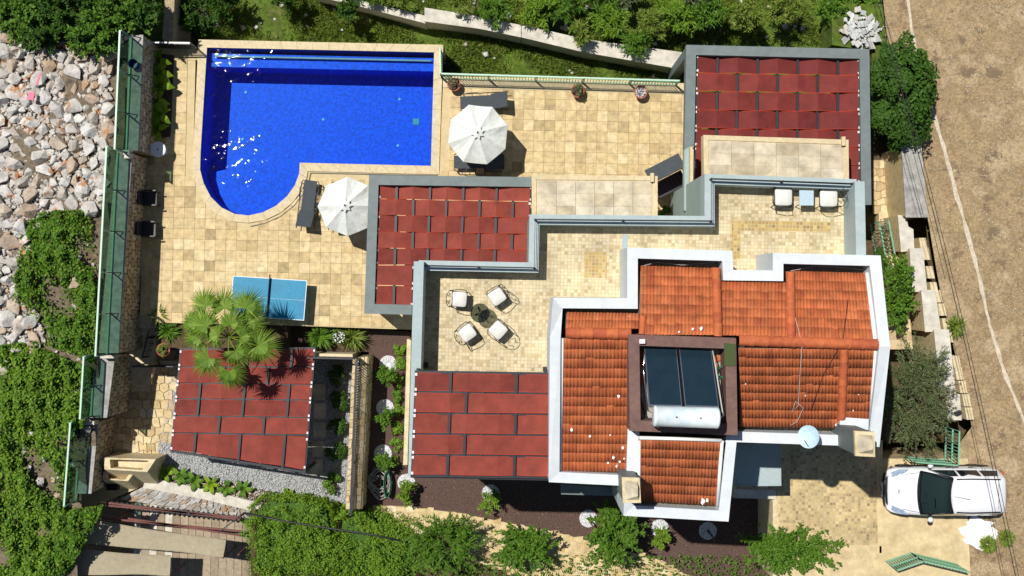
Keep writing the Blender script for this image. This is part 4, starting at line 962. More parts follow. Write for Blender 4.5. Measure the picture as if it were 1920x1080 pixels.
# ------------------------------------------------------------------ drive, path and stepped walls on the road side
b = MB(); b.prism([P(x, y, ZD) for x, y in [(1374, 826), (1655, 826), (1655, 860), (1815, 860), (1815, 985), (1820, 1085), (1452, 1085), (1452, 935), (1374, 930)]], -2.0); drive = struct('driveway', 'drive_slab', b)
b = MB(); b.poly([P(x, y, ZD + .005) for x, y in [(1380, 832), (1643, 832), (1646, 1022), (1460, 1022), (1460, 935), (1380, 930)]][::-1]); struct('driveway_setts', 'mosaic_drive', b)
b = MB()
for i in range(14):
    y0 = 862 + i * 16
    MB().prism([P(x, y, ZD + .012) for x, y in [(1649, y0), (1668, y0), (1668, y0 + 15), (1649, y0 + 15)]], ZD + .002).build('edge_slab', 'drive_slab', drive)
for i in range(12):
    x0 = 1462 + i * 16; MB().prism([P(x, y, ZD + .012) for x, y in [(x0, 1024), (x0 + 15, 1024), (x0 + 15, 1038), (x0, 1038)]], ZD + .002).build('edge_slab', 'drive_slab', drive)
MB().prism([P(x, y, ZD + .02) for x, y in [(1449, 937), (1457, 937), (1457, 1085), (1449, 1085)]], -1).build('kerb', 'stone_cut', drive)
MB().prism([P(x, y, ZD + .02) for x, y in [(1376, 917), (1455, 919), (1455, 936), (1376, 934)]], -1).build('kerb', 'pale_concrete', drive)
MB().poly([P(1835 + math.cos(k * math.pi / 24) * 33 * (1 + .16 * math.sin(k * .8) + .10 * math.sin(k * 1.9 + 1)) * random.uniform(.95, 1.05), 999 + math.sin(k * math.pi / 24) * 29 * (1 + .14 * math.sin(k * .55 + 2)) * random.uniform(.95, 1.05), ZD + .03) for k in range(48)][::-1]).build('plaster_patch', 'white_plaster', drive)
t = thing('side_steps', 'stone steps descending beside the stepped wall to the pool level', 'stairs', P(1675, 520, 0))
for k in range(16):
    y0 = 655 - k * 16; z = ZD - .1 * k; w = 1652 + (655 - y0) * .02
    MB().prism([P(x, y, z) for x, y in [(1648, y0), (1712 - k * 1.5, y0), (1710 - k * 1.5, y0 - 17), (1648, y0 - 17)]], z - .4).build('tread', 'crazy_stone', t)
b = MB(); b.prism([P(x, y, -.12) for x, y in [(1636, 300), (1695, 300), (1700, 400), (1640, 400)]], -1); sp = struct('side_path', 'mortar', b)
stone_field('paving_stone', 'crazy_stone', P(1636, 402, -.12), P(1698, 402, -.12), P(1692, 300, -.12), P(1636, 300, -.12), 4, 7, sp, gap=.06, thick=.02)
CAPS = [([(1691, 274), (1727, 274), (1739, 405), (1699, 405)], 1.9, 'concrete', 'grey concrete slab topping the roadside wall below the dense tree'),
        ([(1684, 404), (1699, 406), (1703, 425), (1712, 430), (1714, 468), (1690, 471)], 1.5, 'pale_concrete', 'white wall step right below the grey concrete slab'),
        ([(1706, 467), (1730, 467), (1738, 545), (1711, 546)], 1.75, 'pale_concrete', 'white wall step beside the leafy tree and the steps'),
        ([(1728, 545), (1753, 545), (1764, 620), (1735, 621)], 2.0, 'pale_concrete', 'white wall step left of the spiky roadside tuft'),
        ([(1752, 620), (1779, 620), (1792, 740), (1764, 742)], 2.2, 'pale_concrete', 'longest white wall step beside the olive tree'),
        ([(1774, 740), (1799, 740), (1803, 787), (1778, 787)], 2.4, 'pale_concrete', 'white gate pier with a black lamp by the olive tree')]
for (pts, z, m, lab) in CAPS:
    t = thing('roadside_wall', lab, 'wall', P(*pts[0], 0), 'stepped roadside wall'); tp = [P(x, y, z) for x, y in pts]
    MB().prism([p + Vector((0, 0, -.06)) for p in tp], -.5).build('wall_core', 'crazy_stone', t)
    c = sum(tp, Vector()) / len(tp); MB().prism([c + (p - c) * 1.04 for p in tp], z - .06).build('wall_cap', m, t)
t_last = t
MB().box(P(1796, 774, 2.5), (.2, .12, .2), .4).build('lamp', 'black_metal', t)
kb = [(1722, 447), (1727, 465), (1735, 500), (1742, 530), (1749, 545), (1757, 570), (1765, 598), (1770, 620), (1784, 668), (1789, 690), (1796, 715), (1803, 740), (1808, 765)]
for i, (x, y) in enumerate(kb):
    z = road_z(P(x, y, 1).y) + .25
    tag(MB().prism([P(a, c, z) for a, c in [(x + 1, y - 1), (x + 14, y - 1), (x + 18, y + 22), (x + 5, y + 22)]], z - .6).build('kerb_stone', 'stone_cut'), 'yellow stone block in the stepped roadside kerb, %s from the grey slab end' % ['first', 'second', 'third', 'fourth', 'fifth', 'sixth', 'seventh', 'eighth', 'ninth', 'tenth', 'eleventh', 'twelfth', 'last'][i], 'kerb stone', 'stepped kerb blocks')
def gate(label, a, c, z, h, n, lean):
    A, B = P(*a, z), P(*c, z); t = thing('gate', label, 'gate', A, 'green driveway gates'); up = Vector((0, 0, h))
    for q in (.08, .55, 1.0): MB().bar(A + up * q, B + up * q, .05, .04).build('rail', 'green_metal', t)
    for k in range(n + 1):
        p = A.lerp(B, k / n); MB().bar(p + up * .02, p + up * 1.02, .028).build('bar', 'green_metal', t)
gate('green metal gate leaf open by the olive tree, above the car', (1693, 856), (1770, 862), ZD, 1.3, 14, 0)
gate('green metal gate leaf beside the white pier above the car', (1770, 862), (1772, 800), ZD, 1.3, 10, 0)
gate('left half of the green gate at the bottom edge below the car', (1660, 1052), (1707, 1036), ZD, 1.3, 11, 0)
gate('right half of the green gate at the bottom edge below the car', (1707, 1036), (1790, 1056), ZD, 1.3, 14, 0)
gate('curved green gate in the shade beside the crazy paved side path', (1668, 322), (1690, 372), -.1, 1.3, 9, 0)
gate('narrow green rail between the terrace corner and the side steps', (1629, 420), (1640, 480), -.1, 2.2, 8, 0)
# overhead cables along the road
for k, (dx, zz) in enumerate(((0, 6.4), (6, 6.5), (-9, 6.3))):
    pts = []
    for i in range(13):
        u = -.15 + 1.3 * i / 12; pts.append(P(1645 + dx + 252 * u + 10 * math.sin(u * math.pi), 1047 * u, zz - .35 * math.sin(max(0, min(1, u)) * math.pi)))
    if k == 2: pts = pts[:7]
    one('overhead_cable', 'cable', ['thick black overhead cable crossing above the parked car', 'second overhead cable just right of the thick one', 'short thin overhead cable over the dense tree'][k], 'cable', MB().tube(pts, (.013, .010, .007)[k], 5))
# tall grey retaining wall behind the lawn shrubs
def lawn_wall(label, pts, z):
    t = thing('lawn_wall', label, 'wall', P(*pts[0], -1.7), 'pale walls in the lawn')
    MB().prism([P(x, y, z) for x, y in pts], -2.2).build('wall_core', 'pale_concrete', t)
lawn_wall('upper stretch of the pale lawn wall at the top edge', [(600, -20), (690, 4), (800, 30), (798, 44), (690, 16), (590, -8)], -.7)
lawn_wall('middle stretch of the pale lawn wall with a small square lamp', [(796, 14), (905, 32), (977, 47), (977, 70), (900, 54), (796, 40)], -.55)
lawn_wall('lower stretch of the pale lawn wall ending at the masonry pergola', [(978, 46), (1100, 74), (1280, 98), (1278, 130), (1095, 98), (978, 70)], -.55)
b = MB(); b.box(P(858, 26, -.4), (.16, .16, .2)); one('wall_lamp', 'concrete', 'small square grey lamp on the lawn wall', 'lamp', b)
one('corner_wall', 'wall_stone', 'rough stone wall end in the dark bushes beside the railing', 'wall', MB().prism([P(x, y, .6) for x, y in [(310, -20), (328, -20), (324, 76), (304, 74)]], -2))
# ------------------------------------------------------------------ solar water heater and dish
t = thing('solar_water_heater', 'solar water heater with two dark panels and a pale tank on the roof', 'solar heater', P(1280, 720, 9.3))
def slab4(name, pts, th, m, par):
    A, B, C, D = pts; nrm = (B - A).cross(D - A).normalized(); nrm = nrm if nrm.z > 0 else -nrm
    return MB().add([A, B, C, D] + [p - nrm * th for p in (A, B, C, D)], [(3, 2, 1, 0) if (B - A).cross(D - A).z < 0 else (0, 1, 2, 3), (0, 4, 5, 1), (1, 5, 6, 2), (2, 6, 7, 3), (3, 7, 4, 0), (4, 7, 6, 5)]).build(name, m, par)
for (a, c, d, e) in (((1208, 649), (1268, 651), (1279, 762), (1217, 761)), ((1273, 650), (1333, 654), (1348, 764), (1285, 762))):
    A, B, C, D = P(*a, 9.75), P(*c, 9.75), P(*d, 10.75), P(*e, 10.75)
    o = slab4('collector', (A, B, C, D), .09, 'chrome', t)
    ctr = (A + B + C + D) / 4; nrm = (B - A).cross(D - A).normalized(); nrm = nrm if nrm.z > 0 else -nrm
    slab4('collector_glass', [ctr + (p - ctr) * .955 + nrm * .006 for p in (A, B, C, D)], .004, 'collector', o)
c0, c1 = P(1226, 780, 10.95), P(1347, 784, 10.95); ax = (c1 - c0).normalized()
b = MB(); b.tube([c0 - ax * .02, c0, c0 + ax * .05, c0 + ax * .06, c1 - ax * .06, c1 - ax * .05, c1, c1 + ax * .02], [.22, .28, .30, .29, .29, .30, .28, .22], 24); b.build('tank', 'tank', t)
b = MB(); [b.lathe(c0.lerp(c1, f) + Vector((0, .02, .28)), [(.025, 0), (.025, .03)], 8) for f in (.33, .7)]; b.build('tank_plug', 'black_metal', t)
for (a, z) in (((1225, 798), 10.8), ((1345, 800), 10.8), ((1210, 655), 9.7), ((1335, 660), 9.7)):
    p = P(*a, z); MB().bar(p, (p.x, p.y, 9.3), .045).build('stand_leg', 'chrome', t)
for pts in ([(1336, 656, 9.8), (1342, 690, 10.1), (1356, 780, 10.5), (1348, 784, 10.6)], [(1226, 776, 10.8), (1215, 770, 10.2), (1206, 690, 9.6), (1210, 652, 9.75)]):
    MB().tube([P(*q) for q in pts], .022, 6).build('pipe', 'cable_white' if pts[0][0] > 1300 else 'chrome', t)
MB().tube([P(*q) for q in [(1200, 745, 9.45), (1212, 785, 9.5), (1222, 798, 9.6), (1238, 800, 9.7), (1226, 770, 10.5)]], .02, 6).build('pipe', 'cable', t)
MB().box(P(1204, 640, 10.2), (.16, .12, .1)).build('camera_box', 'white_clip', t)
for k, (x, y) in enumerate(((1203, 690), (1206, 720), (1205, 665), (1347, 690), (1349, 670))):
    o = link('loose_roof_tile', tile_m); o.location = P(x, y, 9.33); o.rotation_euler = (0, .1, k * .5); tag(o, 'loose orange roof tile lying beside the solar panels', 'roof tile', 'loose tiles in the heater well')
pts = []
for k in range(50): a = k * .5; r = .16 + .03 * math.sin(k * 1.3); pts.append(P(1352, 697, 9.45) + Vector((math.cos(a) * r, math.sin(a) * r, .004 * k)))
one('green_hose', 'hose_green', 'small coil of green hose beside the solar panels', 'hose', MB().tube(pts, .012, 5))
t = thing('satellite_dish', 'pale blue satellite dish on the south parapet', 'dish', P(1518, 822, 9.2))
dc = P(1518, 819, 9.9); dn_ = Vector((-.62, .1, .78)).normalized(); ux = Vector((0, 1, 0)) - dn_ * dn_.y; ux.normalize(); uy = dn_.cross(ux); b = MB(); b.sm = True; vs = [dc]; N = 28
for r_, dz in ((.14, .01), (.26, .045), (.33, .085)):
    for k in range(N): a = 2 * math.pi * k / N; vs.append(dc + ux * math.cos(a) * r_ + uy * math.sin(a) * r_ + dn_ * dz)
fs = [(0, 1 + k, 1 + (k + 1) % N) for k in range(N)] + [(1 + r * N + k, 1 + (r + 1) * N + k, 1 + (r + 1) * N + (k + 1) % N, 1 + r * N + (k + 1) % N) for r in range(2) for k in range(N)]
b.add(vs, fs); b.build('reflector', 'dish_blue', t)
b = MB(); b.tube([dc, dc - dn_ * .2, P(1518, 822, 9.2)], .03, 6); b.build('mount', 'black_metal', t); MB().tube([dc - ux * .3, dc + dn_ * .35 - ux * .1], .012, 5).build('feed_arm', 'black_metal', t)
# ------------------------------------------------------------------ umbrellas
def umbrella(label, c_px, r, zr, za, rot, wr=0):
    c = P(*c_px, zr); t = thing('garden_umbrella', label, 'umbrella', (c.x, c.y, 0), 'white pool umbrellas')
    mb = MB(); mb.sm = False; K = 5; N = 8; vs = []; rr = random.Random(wr)
    for j in range(1, K + 1):
        f = j / K
        for k in range(N):
            for s in range(4):
                a0 = rot + 2 * math.pi * k / N; a1 = rot + 2 * math.pi * (k + 1) / N; q = s / 4
                p = Vector((math.cos(a0), math.sin(a0), 0)).lerp(Vector((math.cos(a1), math.sin(a1), 0)), q) * r * f
                sag = -.10 * f * math.sin(q * math.pi) + rr.uniform(-.018, .018) * f
                vs.append(Vector((c.x + p.x, c.y + p.y, za - (za - zr) * f ** 1.15 + sag + .02)))
    M_ = N * 4; ap = len(vs); vs.append(Vector((c.x, c.y, za + .02)))
    fs = [(ap, k, (k + 1) % M_) for k in range(M_)] + [(j * M_ + k, (j + 1) * M_ + k, (j + 1) * M_ + (k + 1) % M_, j * M_ + (k + 1) % M_) for j in range(K - 1) for k in range(M_)]
    lo = len(vs); vs += [v + Vector((0, 0, -.13)) for v in vs[(K - 1) * M_:K * M_]]
    fs += [((K - 1) * M_ + k, lo + k, lo + (k + 1) % M_, (K - 1) * M_ + (k + 1) % M_) for k in range(M_)]
    mb.add(vs, fs); ca = mb.build('canopy', 'canvas_white', t)
    mb = MB(); V = [Vector((c.x, c.y, za + .1))]                       # vent cap with open flaps
    for k in range(16): a = rot + 2 * math.pi * k / 16; R_ = .26 if k % 2 == 0 else .16; V.append(Vector((c.x + math.cos(a) * R_, c.y + math.sin(a) * R_, za + (.03 if k % 2 else -.01))))
    mb.add(V, [(0, 1 + k, 1 + (k + 1) % 16) for k in range(16)]); mb.build('vent_cap', 'canvas_white', ca)
    MB().lathe((c.x, c.y, za + .1), [(.025, 0), (.03, .05), (.01, .09)], 8).build('finial', 'black_metal', ca)
    for k in range(N):
        a = rot + 2 * math.pi * k / N; MB().tube([(c.x, c.y, za - .04), (c.x + math.cos(a) * r * .97, c.y + math.sin(a) * r * .97, zr - .02)], .01, 4).build('rib', 'wood', t)
    MB().tube([(c.x, c.y, 0), (c.x, c.y, za)], .022, 8).build('pole', 'wood', t); MB().lathe((c.x, c.y, 0), [(.24, 0), (.24, .05), (.05, .09), (.04, .25)], 16).build('base', 'black_metal', t)
umbrella('rumpled white umbrella over two loungers on the lawn side of the deck', (896, 252), 1.11, 1.98, 2.45, R(17), 3)
umbrella('white umbrella tucked against the rust red pergola frame', (651, 387), 1.06, 1.98, 2.5, R(0), 5)
# ------------------------------------------------------------------ loungers, small tables, deck chairs
def lounger(label, px, rz, z=0.0, back=.62, L=1.85, Wd=.66):
    p = P(*px, z); t = thing('sun_lounger', label, 'sun lounger', p, 'sun loungers', rz, local=True)
    hw = Wd / 2; h = .34; xs = L * .62
    for s in (-1, 1):
        MB().tube([(0, s * hw * .8, h), (.1, s * hw, h), (xs, s * hw, h), (L * .98, s * hw, h - .03)], .018, 6).build('side_rail', 'black_metal', t)
        MB().tube([(.12, s * hw, h), (.12, s * hw, 0)], .016, 6).build('leg', 'black_metal', t); MB().tube([(xs + .25, s * hw, h), (xs + .25, s * hw, 0)], .016, 6).build('leg', 'black_metal', t)
        MB().tube([(.2, s * hw, h), (.32, s * hw, h + .16), (.62, s * hw, h + .16), (.72, s * hw, h)], .013, 5).build('armrest', 'black_metal', t)
    MB().box((xs / 2, 0, h + .005), (xs, Wd * .72, .02)).build('seat', 'dark_fabric', t)
    for k in range(4): MB().box((xs * (k + .6) / 4, 0, h - .012), (.02, Wd, .015)).build('slat', 'black_metal', t)
    bl = L * .40; ang_ = back
    m = Matrix.Rotation(-ang_, 3, 'Y'); MB().box(Vector((xs, 0, h)) + m @ Vector((bl / 2, 0, 0)), (bl, Wd * .86, .025), mtx=m).build('backrest', 'dark_fabric', t)
    tip = Vector((xs, 0, h)) + m @ Vector((bl, 0, 0)); MB().bar((tip.x - .1, 0, tip.z - .05), (xs + .3, 0, h - .1), .02).build('prop', 'black_metal', t)
    return t
lounger('dark mesh lounger by the green railing, its head past the rumpled umbrella', (864, 196), R(3))
lounger('dark mesh lounger mostly hidden under the rumpled umbrella, by the pergola frame', (852, 306), R(0), back=.2)
lounger('dark mesh lounger by the curved pool rim with raised head end', (586, 340), R(-97))
lounger('dark mesh lounger hidden beneath the umbrella by the pergola frame', (640, 343), R(-93))
def side_table(label, px, z=0.0):
    p = P(*px, z + .35); t = thing('side_table', label, 'table', (p.x, p.y, z), 'small side tables')
    MB().box((p.x, p.y, z + .36), (.32, .24, .02)).build('table_top', 'wood', t); b = MB()
    ring_wall(b, [Vector((p.x + sx * .19, p.y + sy * .15, z + .385)) for sx, sy in ((-1, 1), (1, 1), (1, -1), (-1, -1))], .03, z + .34, True); b.build('rim', 'black_metal', t)
    for sx in (-1, 1):
        for sy in (-1, 1): MB().bar((p.x + sx * .16, p.y + sy * .12, z), (p.x + sx * .16, p.y + sy * .12, z + .35), .025).build('leg', 'black_metal', t)
side_table('small slatted side table by the rumpled umbrella and pergola frame', (900, 321)); side_table('small slatted side table between loungers by the curved pool rim', (603, 373))
def deck_chair(label, px, sy):
    p = P(*px, .3); t = thing('deck_chair', label, 'chair', (p.x, p.y, 0), 'dark deck chairs in the wall shade')
    MB().box((p.x, p.y, .4), (.5, .5, .06)).build('seat', 'black_metal', t); MB().box((p.x - .27, p.y, .7), (.05, .5, .55)).build('backrest', 'black_metal', t)
    for s in (-1, 1):
        MB().box((p.x + .02, p.y + s * .27, .6), (.5, .05, .04)).build('armrest', 'black_metal', t)
        for q in (-1, 1): MB().bar((p.x + q * .22, p.y + s * .24, 0), (p.x + q * .22, p.y + s * .24, .4), .035).build('leg', 'black_metal', t)
deck_chair('dark deck chair in the wall shade, nearer the pool end', (283, 372), 1); deck_chair('dark deck chair in the wall shade, nearer the stairs', (281, 430), 1)
t = thing('round_table', 'white round table at the end of the planting bed', 'table', P(296, 281, 0)); p = P(296, 280, .6)
MB().lathe((p.x, p.y, .57), [(.27, 0), (.29, .015), (.29, .03), (.27, .04)], 24).build('table_top', 'white_clip', t); MB().lathe((p.x, p.y, 0), [(.18, 0), (.03, .05), (.03, .57)], 12).build('pedestal', 'white_clip', t); MB().lathe((p.x, p.y, .611), [(.03, 0), (.03, .01)], 10).build('umbrella_hole', 'hole', t)
# swing bench with a dark canopy at the foot of the villa
t = thing('swing_bench', 'black wicker swing bench with a dark canopy beside the villa wall', 'bench', P(1248, 335, 0)); rz = R(27)
def lp(x, y, z): c = P(1250, 330, 1.0); v = Matrix.Rotation(rz, 3, 'Z') @ Vector((x, y, 0)); return Vector((c.x + v.x, c.y + v.y, z))
slab4('canopy', [lp(-.75, .52, 1.75), lp(.62, .52, 1.75), lp(.6, -.02, 1.95), lp(-.75, -.02, 1.95)], .04, 'dark_fabric', t)
m3 = Matrix.Rotation(rz, 3, 'Z'); MB().box(lp(-.02, -.3, .55), (1.3, .55, .1), rz).build('seat', 'black_metal', t); MB().box(lp(-.02, -.58, .9), (1.3, .08, .6), rz).build('backrest', 'black_metal', t)
for k in range(9): MB().bar(lp(-.6 + k * .15, -.02, .62), lp(-.6 + k * .15, -.62, .72), .02).build('wicker_slat', 'rust_metal', t)
for x in (-.72, .66):
    MB().tube([lp(x, .45, 0), lp(x, .3, 1.2), lp(x, .1, 1.9), lp(x, -.3, 1.6), lp(x * 1.05, -.7, .9), lp(x, -.75, 0)], .025, 6).build('frame_hoop', 'black_metal', t)
MB().tube([lp(.2, -.62, 1.0), lp(.3, -.85, .9), lp(.5, -.9, .8), lp(.62, -.7, .9)], .025, 6).build('curved_arm', 'black_metal', t)
# ------------------------------------------------------------------ table tennis
t = thing('table_tennis_table', 'blue table tennis table beside the fan palm', 'table', P(505, 560, 0)); z = .68
q = [P(x, y, z) for x, y in [(437, 517), (576, 526), (570, 601), (431, 592)]]
MB().prism(q, z - .03).build('table_top', 'pingpong', t); c = sum(q, Vector()) / 4
b = MB(); ring_wall(b, [p + Vector((0, 0, .004)) for p in q], .022, z + .001, True); b.build('edge_line', 'white_line', t)
m0, m1 = q[0].lerp(q[3], .5), q[1].lerp(q[2], .5); MB().bar(m0 + Vector((0, 0, .003)), m1 + Vector((0, 0, .003)), .005, .004).build('centre_line', 'white_line', t)
n0, n1 = q[0].lerp(q[1], .5), q[3].lerp(q[2], .5); d = (n0 - n1).normalized() * .12
MB().bar(n0 + d + Vector((0, 0, .08)), n1 - d + Vector((0, 0, .08)), .012, .15).build('net', 'dark_fabric', t); MB().bar(n0 + d + Vector((0, 0, .01)), n0 + d + Vector((0, 0, .16)), .03).build('net_post', 'black_metal', t)
for u in (.12, .88):
    for v in (.15, .85): p = q[0].lerp(q[1], u).lerp(q[3].lerp(q[2], u), v); MB().bar((p.x, p.y, 0), (p.x, p.y, z - .03), .05).build('leg', 'black_metal', t)
# ------------------------------------------------------------------ roof terrace furniture
def iron_chair(label, px, face, s=1.0, stool=False, quilt=False):
    """face: direction (degrees, world) the sitter looks; cushion centre is seen at px"""
    p = P(*px, ZT + .5); t = thing('iron_chair', label, 'chair', (p.x, p.y, ZT), 'wrought iron chairs on the roof terrace', R(face), local=True)
    w = .235 * s
    cu = MB(); cu.sm = True; N = 8; vs = []
    for (f, z) in ((.9, .44), (1.0, .46), (1.0, .5), (.9, .53), (.0, .54)):
        for k in range(24):
            a = 2 * math.pi * k / 24; cx, sy = math.cos(a), math.sin(a); e = 9; r_ = (abs(cx) ** e + abs(sy) ** e) ** (-1 / e)
            vs.append((cx * r_ * w * f, sy * r_ * w * f, z))
    cu.add(vs, [(r * 24 + k, r * 24 + (k + 1) % 24, (r + 1) * 24 + (k + 1) % 24, (r + 1) * 24 + k) for r in range(4) for k in range(24)]); cu.build('cushion', 'cushion', t)
    b = MB(); b.box((0, 0, .42), (w * 2.05, w * 2.05, .03)); b.build('seat', 'black_metal', t)
    for sx in (-1, 1):
        for sy in (-1, 1): MB().tube([(sx * w * .95, sy * w * .95, .42), (sx * w * 1.05, sy * w * 1.05, 0)], .014, 5).build('leg', 'black_metal', t)
    rr = .012
    MB().tube([(-w, -w * 1.0, .42), (-w * 1.35, -w, .75), (-w * 1.55, -w * .5, .93), (-w * 1.6, 0, .97), (-w * 1.55, w * .5, .93), (-w * 1.35, w, .75), (-w, w, .42)], rr, 5).build('back_hoop', 'black_metal', t)
    for k in (-1, 1):
        MB().tube([(-w * 1.1 - .02, k * w * .2, .45), (-w * 1.3, k * w * .7, .6), (-w * 1.4, k * w * .25, .72), (-w * 1.5, k * w * .5, .85)], rr * .8, 5).build('back_scroll', 'black_metal', t)
        MB().tube([(-w * 1.25, k * w * 1.05, .66), (-.02, k * w * 1.3, .68), (w * .7, k * w * 1.25, .66), (w * .9, k * w * 1.05, .42)], rr, 5).build('armrest', 'black_metal', t)
    if quilt:
        for k in (-1, 0, 1): MB().bar((k * w * .5, -w * .95, .545), (k * w * .5, w * .95, .545), .006, .004).build('quilt_seam', 'pale_concrete', t)
iron_chair('iron chair with white cushion left of the glass table, beside the terrace wall', (861, 561), -5)
iron_chair('iron chair with white cushion at the upper right of the glass table', (932, 556), 215)
iron_chair('iron chair with white cushion at the lower left of the glass table', (876, 624), 35)
iron_chair('iron chair with white cushion at the lower right of the glass table', (934, 619), 137)
iron_chair('iron chair with plain white cushion left of the blue stone table by the rail', (1469, 369), 0, 1.15)
iron_chair('iron chair with quilted white cushion in the terrace corner', (1554, 371), 180, 1.15, quilt=True)
t = thing('glass_table', 'round smoked glass table among four iron chairs', 'table', P(901, 588, ZT)); p = P(900, 587, ZT + .62)
MB().lathe((p.x, p.y, ZT + .612), [(.295, 0), (.30, .006), (.295, .012)], 32).build('glass_top', 'table_glass', t)
for k in range(4):
    a = R(20 + 90 * k); cx, sy = math.cos(a), math.sin(a); MB().tube([(p.x + cx * .2, p.y + sy * .2, ZT), (p.x + cx * .05, p.y + sy * .05, ZT + .3), (p.x + cx * .17, p.y + sy * .17, ZT + .6)], .02, 6).build('leg', 'black_metal', t)
t = thing('stone_table', 'square blue speckled stone table between two iron chairs', 'table', P(1512, 372, ZT)); p = P(1512, 371, ZT + .52)
MB().box((p.x, p.y, ZT + .52), (.44, .47, .03)).build('table_top', 'blue_speckle', t)
for sx in (-1, 1):
    for sy in (-1, 1): MB().tube([(p.x + sx * .17, p.y + sy * .19, ZT + .5), (p.x + sx * .22, p.y + sy * .24, ZT)], .014, 5).build('leg', 'black_metal', t)
# ------------------------------------------------------------------ parked car (small tall van-like hatchback, nose to the left)
car = thing('parked_car', 'white compact people carrier parked across the drive entrance', 'car', (15.3, -7.2, ZD), rz=R(180), local=True)
Lc, CW = 3.95, .84
def loft(secs, closed_ends=True):
    mb = MB(); mb.sm = True; n = len(secs[0]); vs = [p for s in secs for p in s]
    fs = [(i * n + k, (i + 1) * n + k, (i + 1) * n + (k + 1) % n, i * n + (k + 1) % n) for i in range(len(secs) - 1) for k in range(n)]
    if closed_ends: fs += [tuple(range(n)), tuple(range((len(secs) - 1) * n, len(secs) * n))[::-1]]
    return mb.add(vs, fs)
def ringsec(x, w, z0, z1, k=.75, crown=.03):
    """body section: x along the car (front +), half width w, from z0 to z1"""
    pts = [(w * .86, z0), (w, z0 + .15), (w * 1.0, z0 + .45), (w * .97, z1 - .08), (w * k + .02, z1 - .01), (w * k * .5, z1 + crown * .7), (0, z1 + crown)]
    full = pts + [(-y, z) for y, z in pts[-2::-1]]
    return [Vector((x, y, z)) for y, z in full]
f = Lc / 2
secs = [ringsec(f - .0, .52, .40, .64), ringsec(f - .04, .66, .30, .74), ringsec(f - .14, .76, .25, .82), ringsec(f - .36, .82, .22, .92), ringsec(f - .7, .83, .22, .99, .8), ringsec(f - 1.02, .84, .22, 1.06, .84), ringsec(f - 1.2, .845, .22, 1.08, .86),
        ringsec(0, .85, .22, 1.10, .9), ringsec(-1.2, .85, .24, 1.12, .9), ringsec(-1.75, .82, .28, 1.12, .9), ringsec(-f + .06, .76, .34, 1.08, .88), ringsec(-f, .70, .42, 1.0, .86)]
body = loft(secs).build('body', 'car_white', car)
def cab(x, wb, wt, zt): return [Vector((x, y, z)) for y, z in [(wb, 1.0), (wb * .99, 1.12), (wt + .02, zt - .06), (wt - .05, zt), (wt * .5, zt + .03), (0, zt + .035), (-wt * .5, zt + .03), (-wt + .05, zt), (-wt - .02, zt - .06), (-wb * .99, 1.12), (-wb, 1.0)]]
roof = loft([cab(.0, .80, .60, 1.68), cab(-.2, .80, .615, 1.71), cab(-.6, .80, .62, 1.73), cab(-1.4, .79, .61, 1.71), cab(-1.78, .77, .59, 1.66), cab(-1.9, .74, .55, 1.52)]).build('roof', 'car_white', car)
ws = MB(); V = []
for (x, z, w) in ((.92, 1.07, .75), (.47, 1.38, .68), (.01, 1.675, .60)):
    for k in range(7): u = k / 6 * 2 - 1; V.append(Vector((x + .10 * (1 - u * u), u * w, z + .012)))
ws.sm = True; ws.add(V, [(r * 7 + k, r * 7 + k + 1, (r + 1) * 7 + k + 1, (r + 1) * 7 + k) for r in range(2) for k in range(6)]); ws.build('windscreen', 'wind_glass', car)
b = MB(); b.tube(V[0:7], .028, 5); b.tube([V[6], V[13], V[20]], .03, 5); b.tube([V[0], V[7], V[14]], .03, 5); b.tube(V[14:21], .03, 5); b.build('windscreen_surround', 'car_black', car)
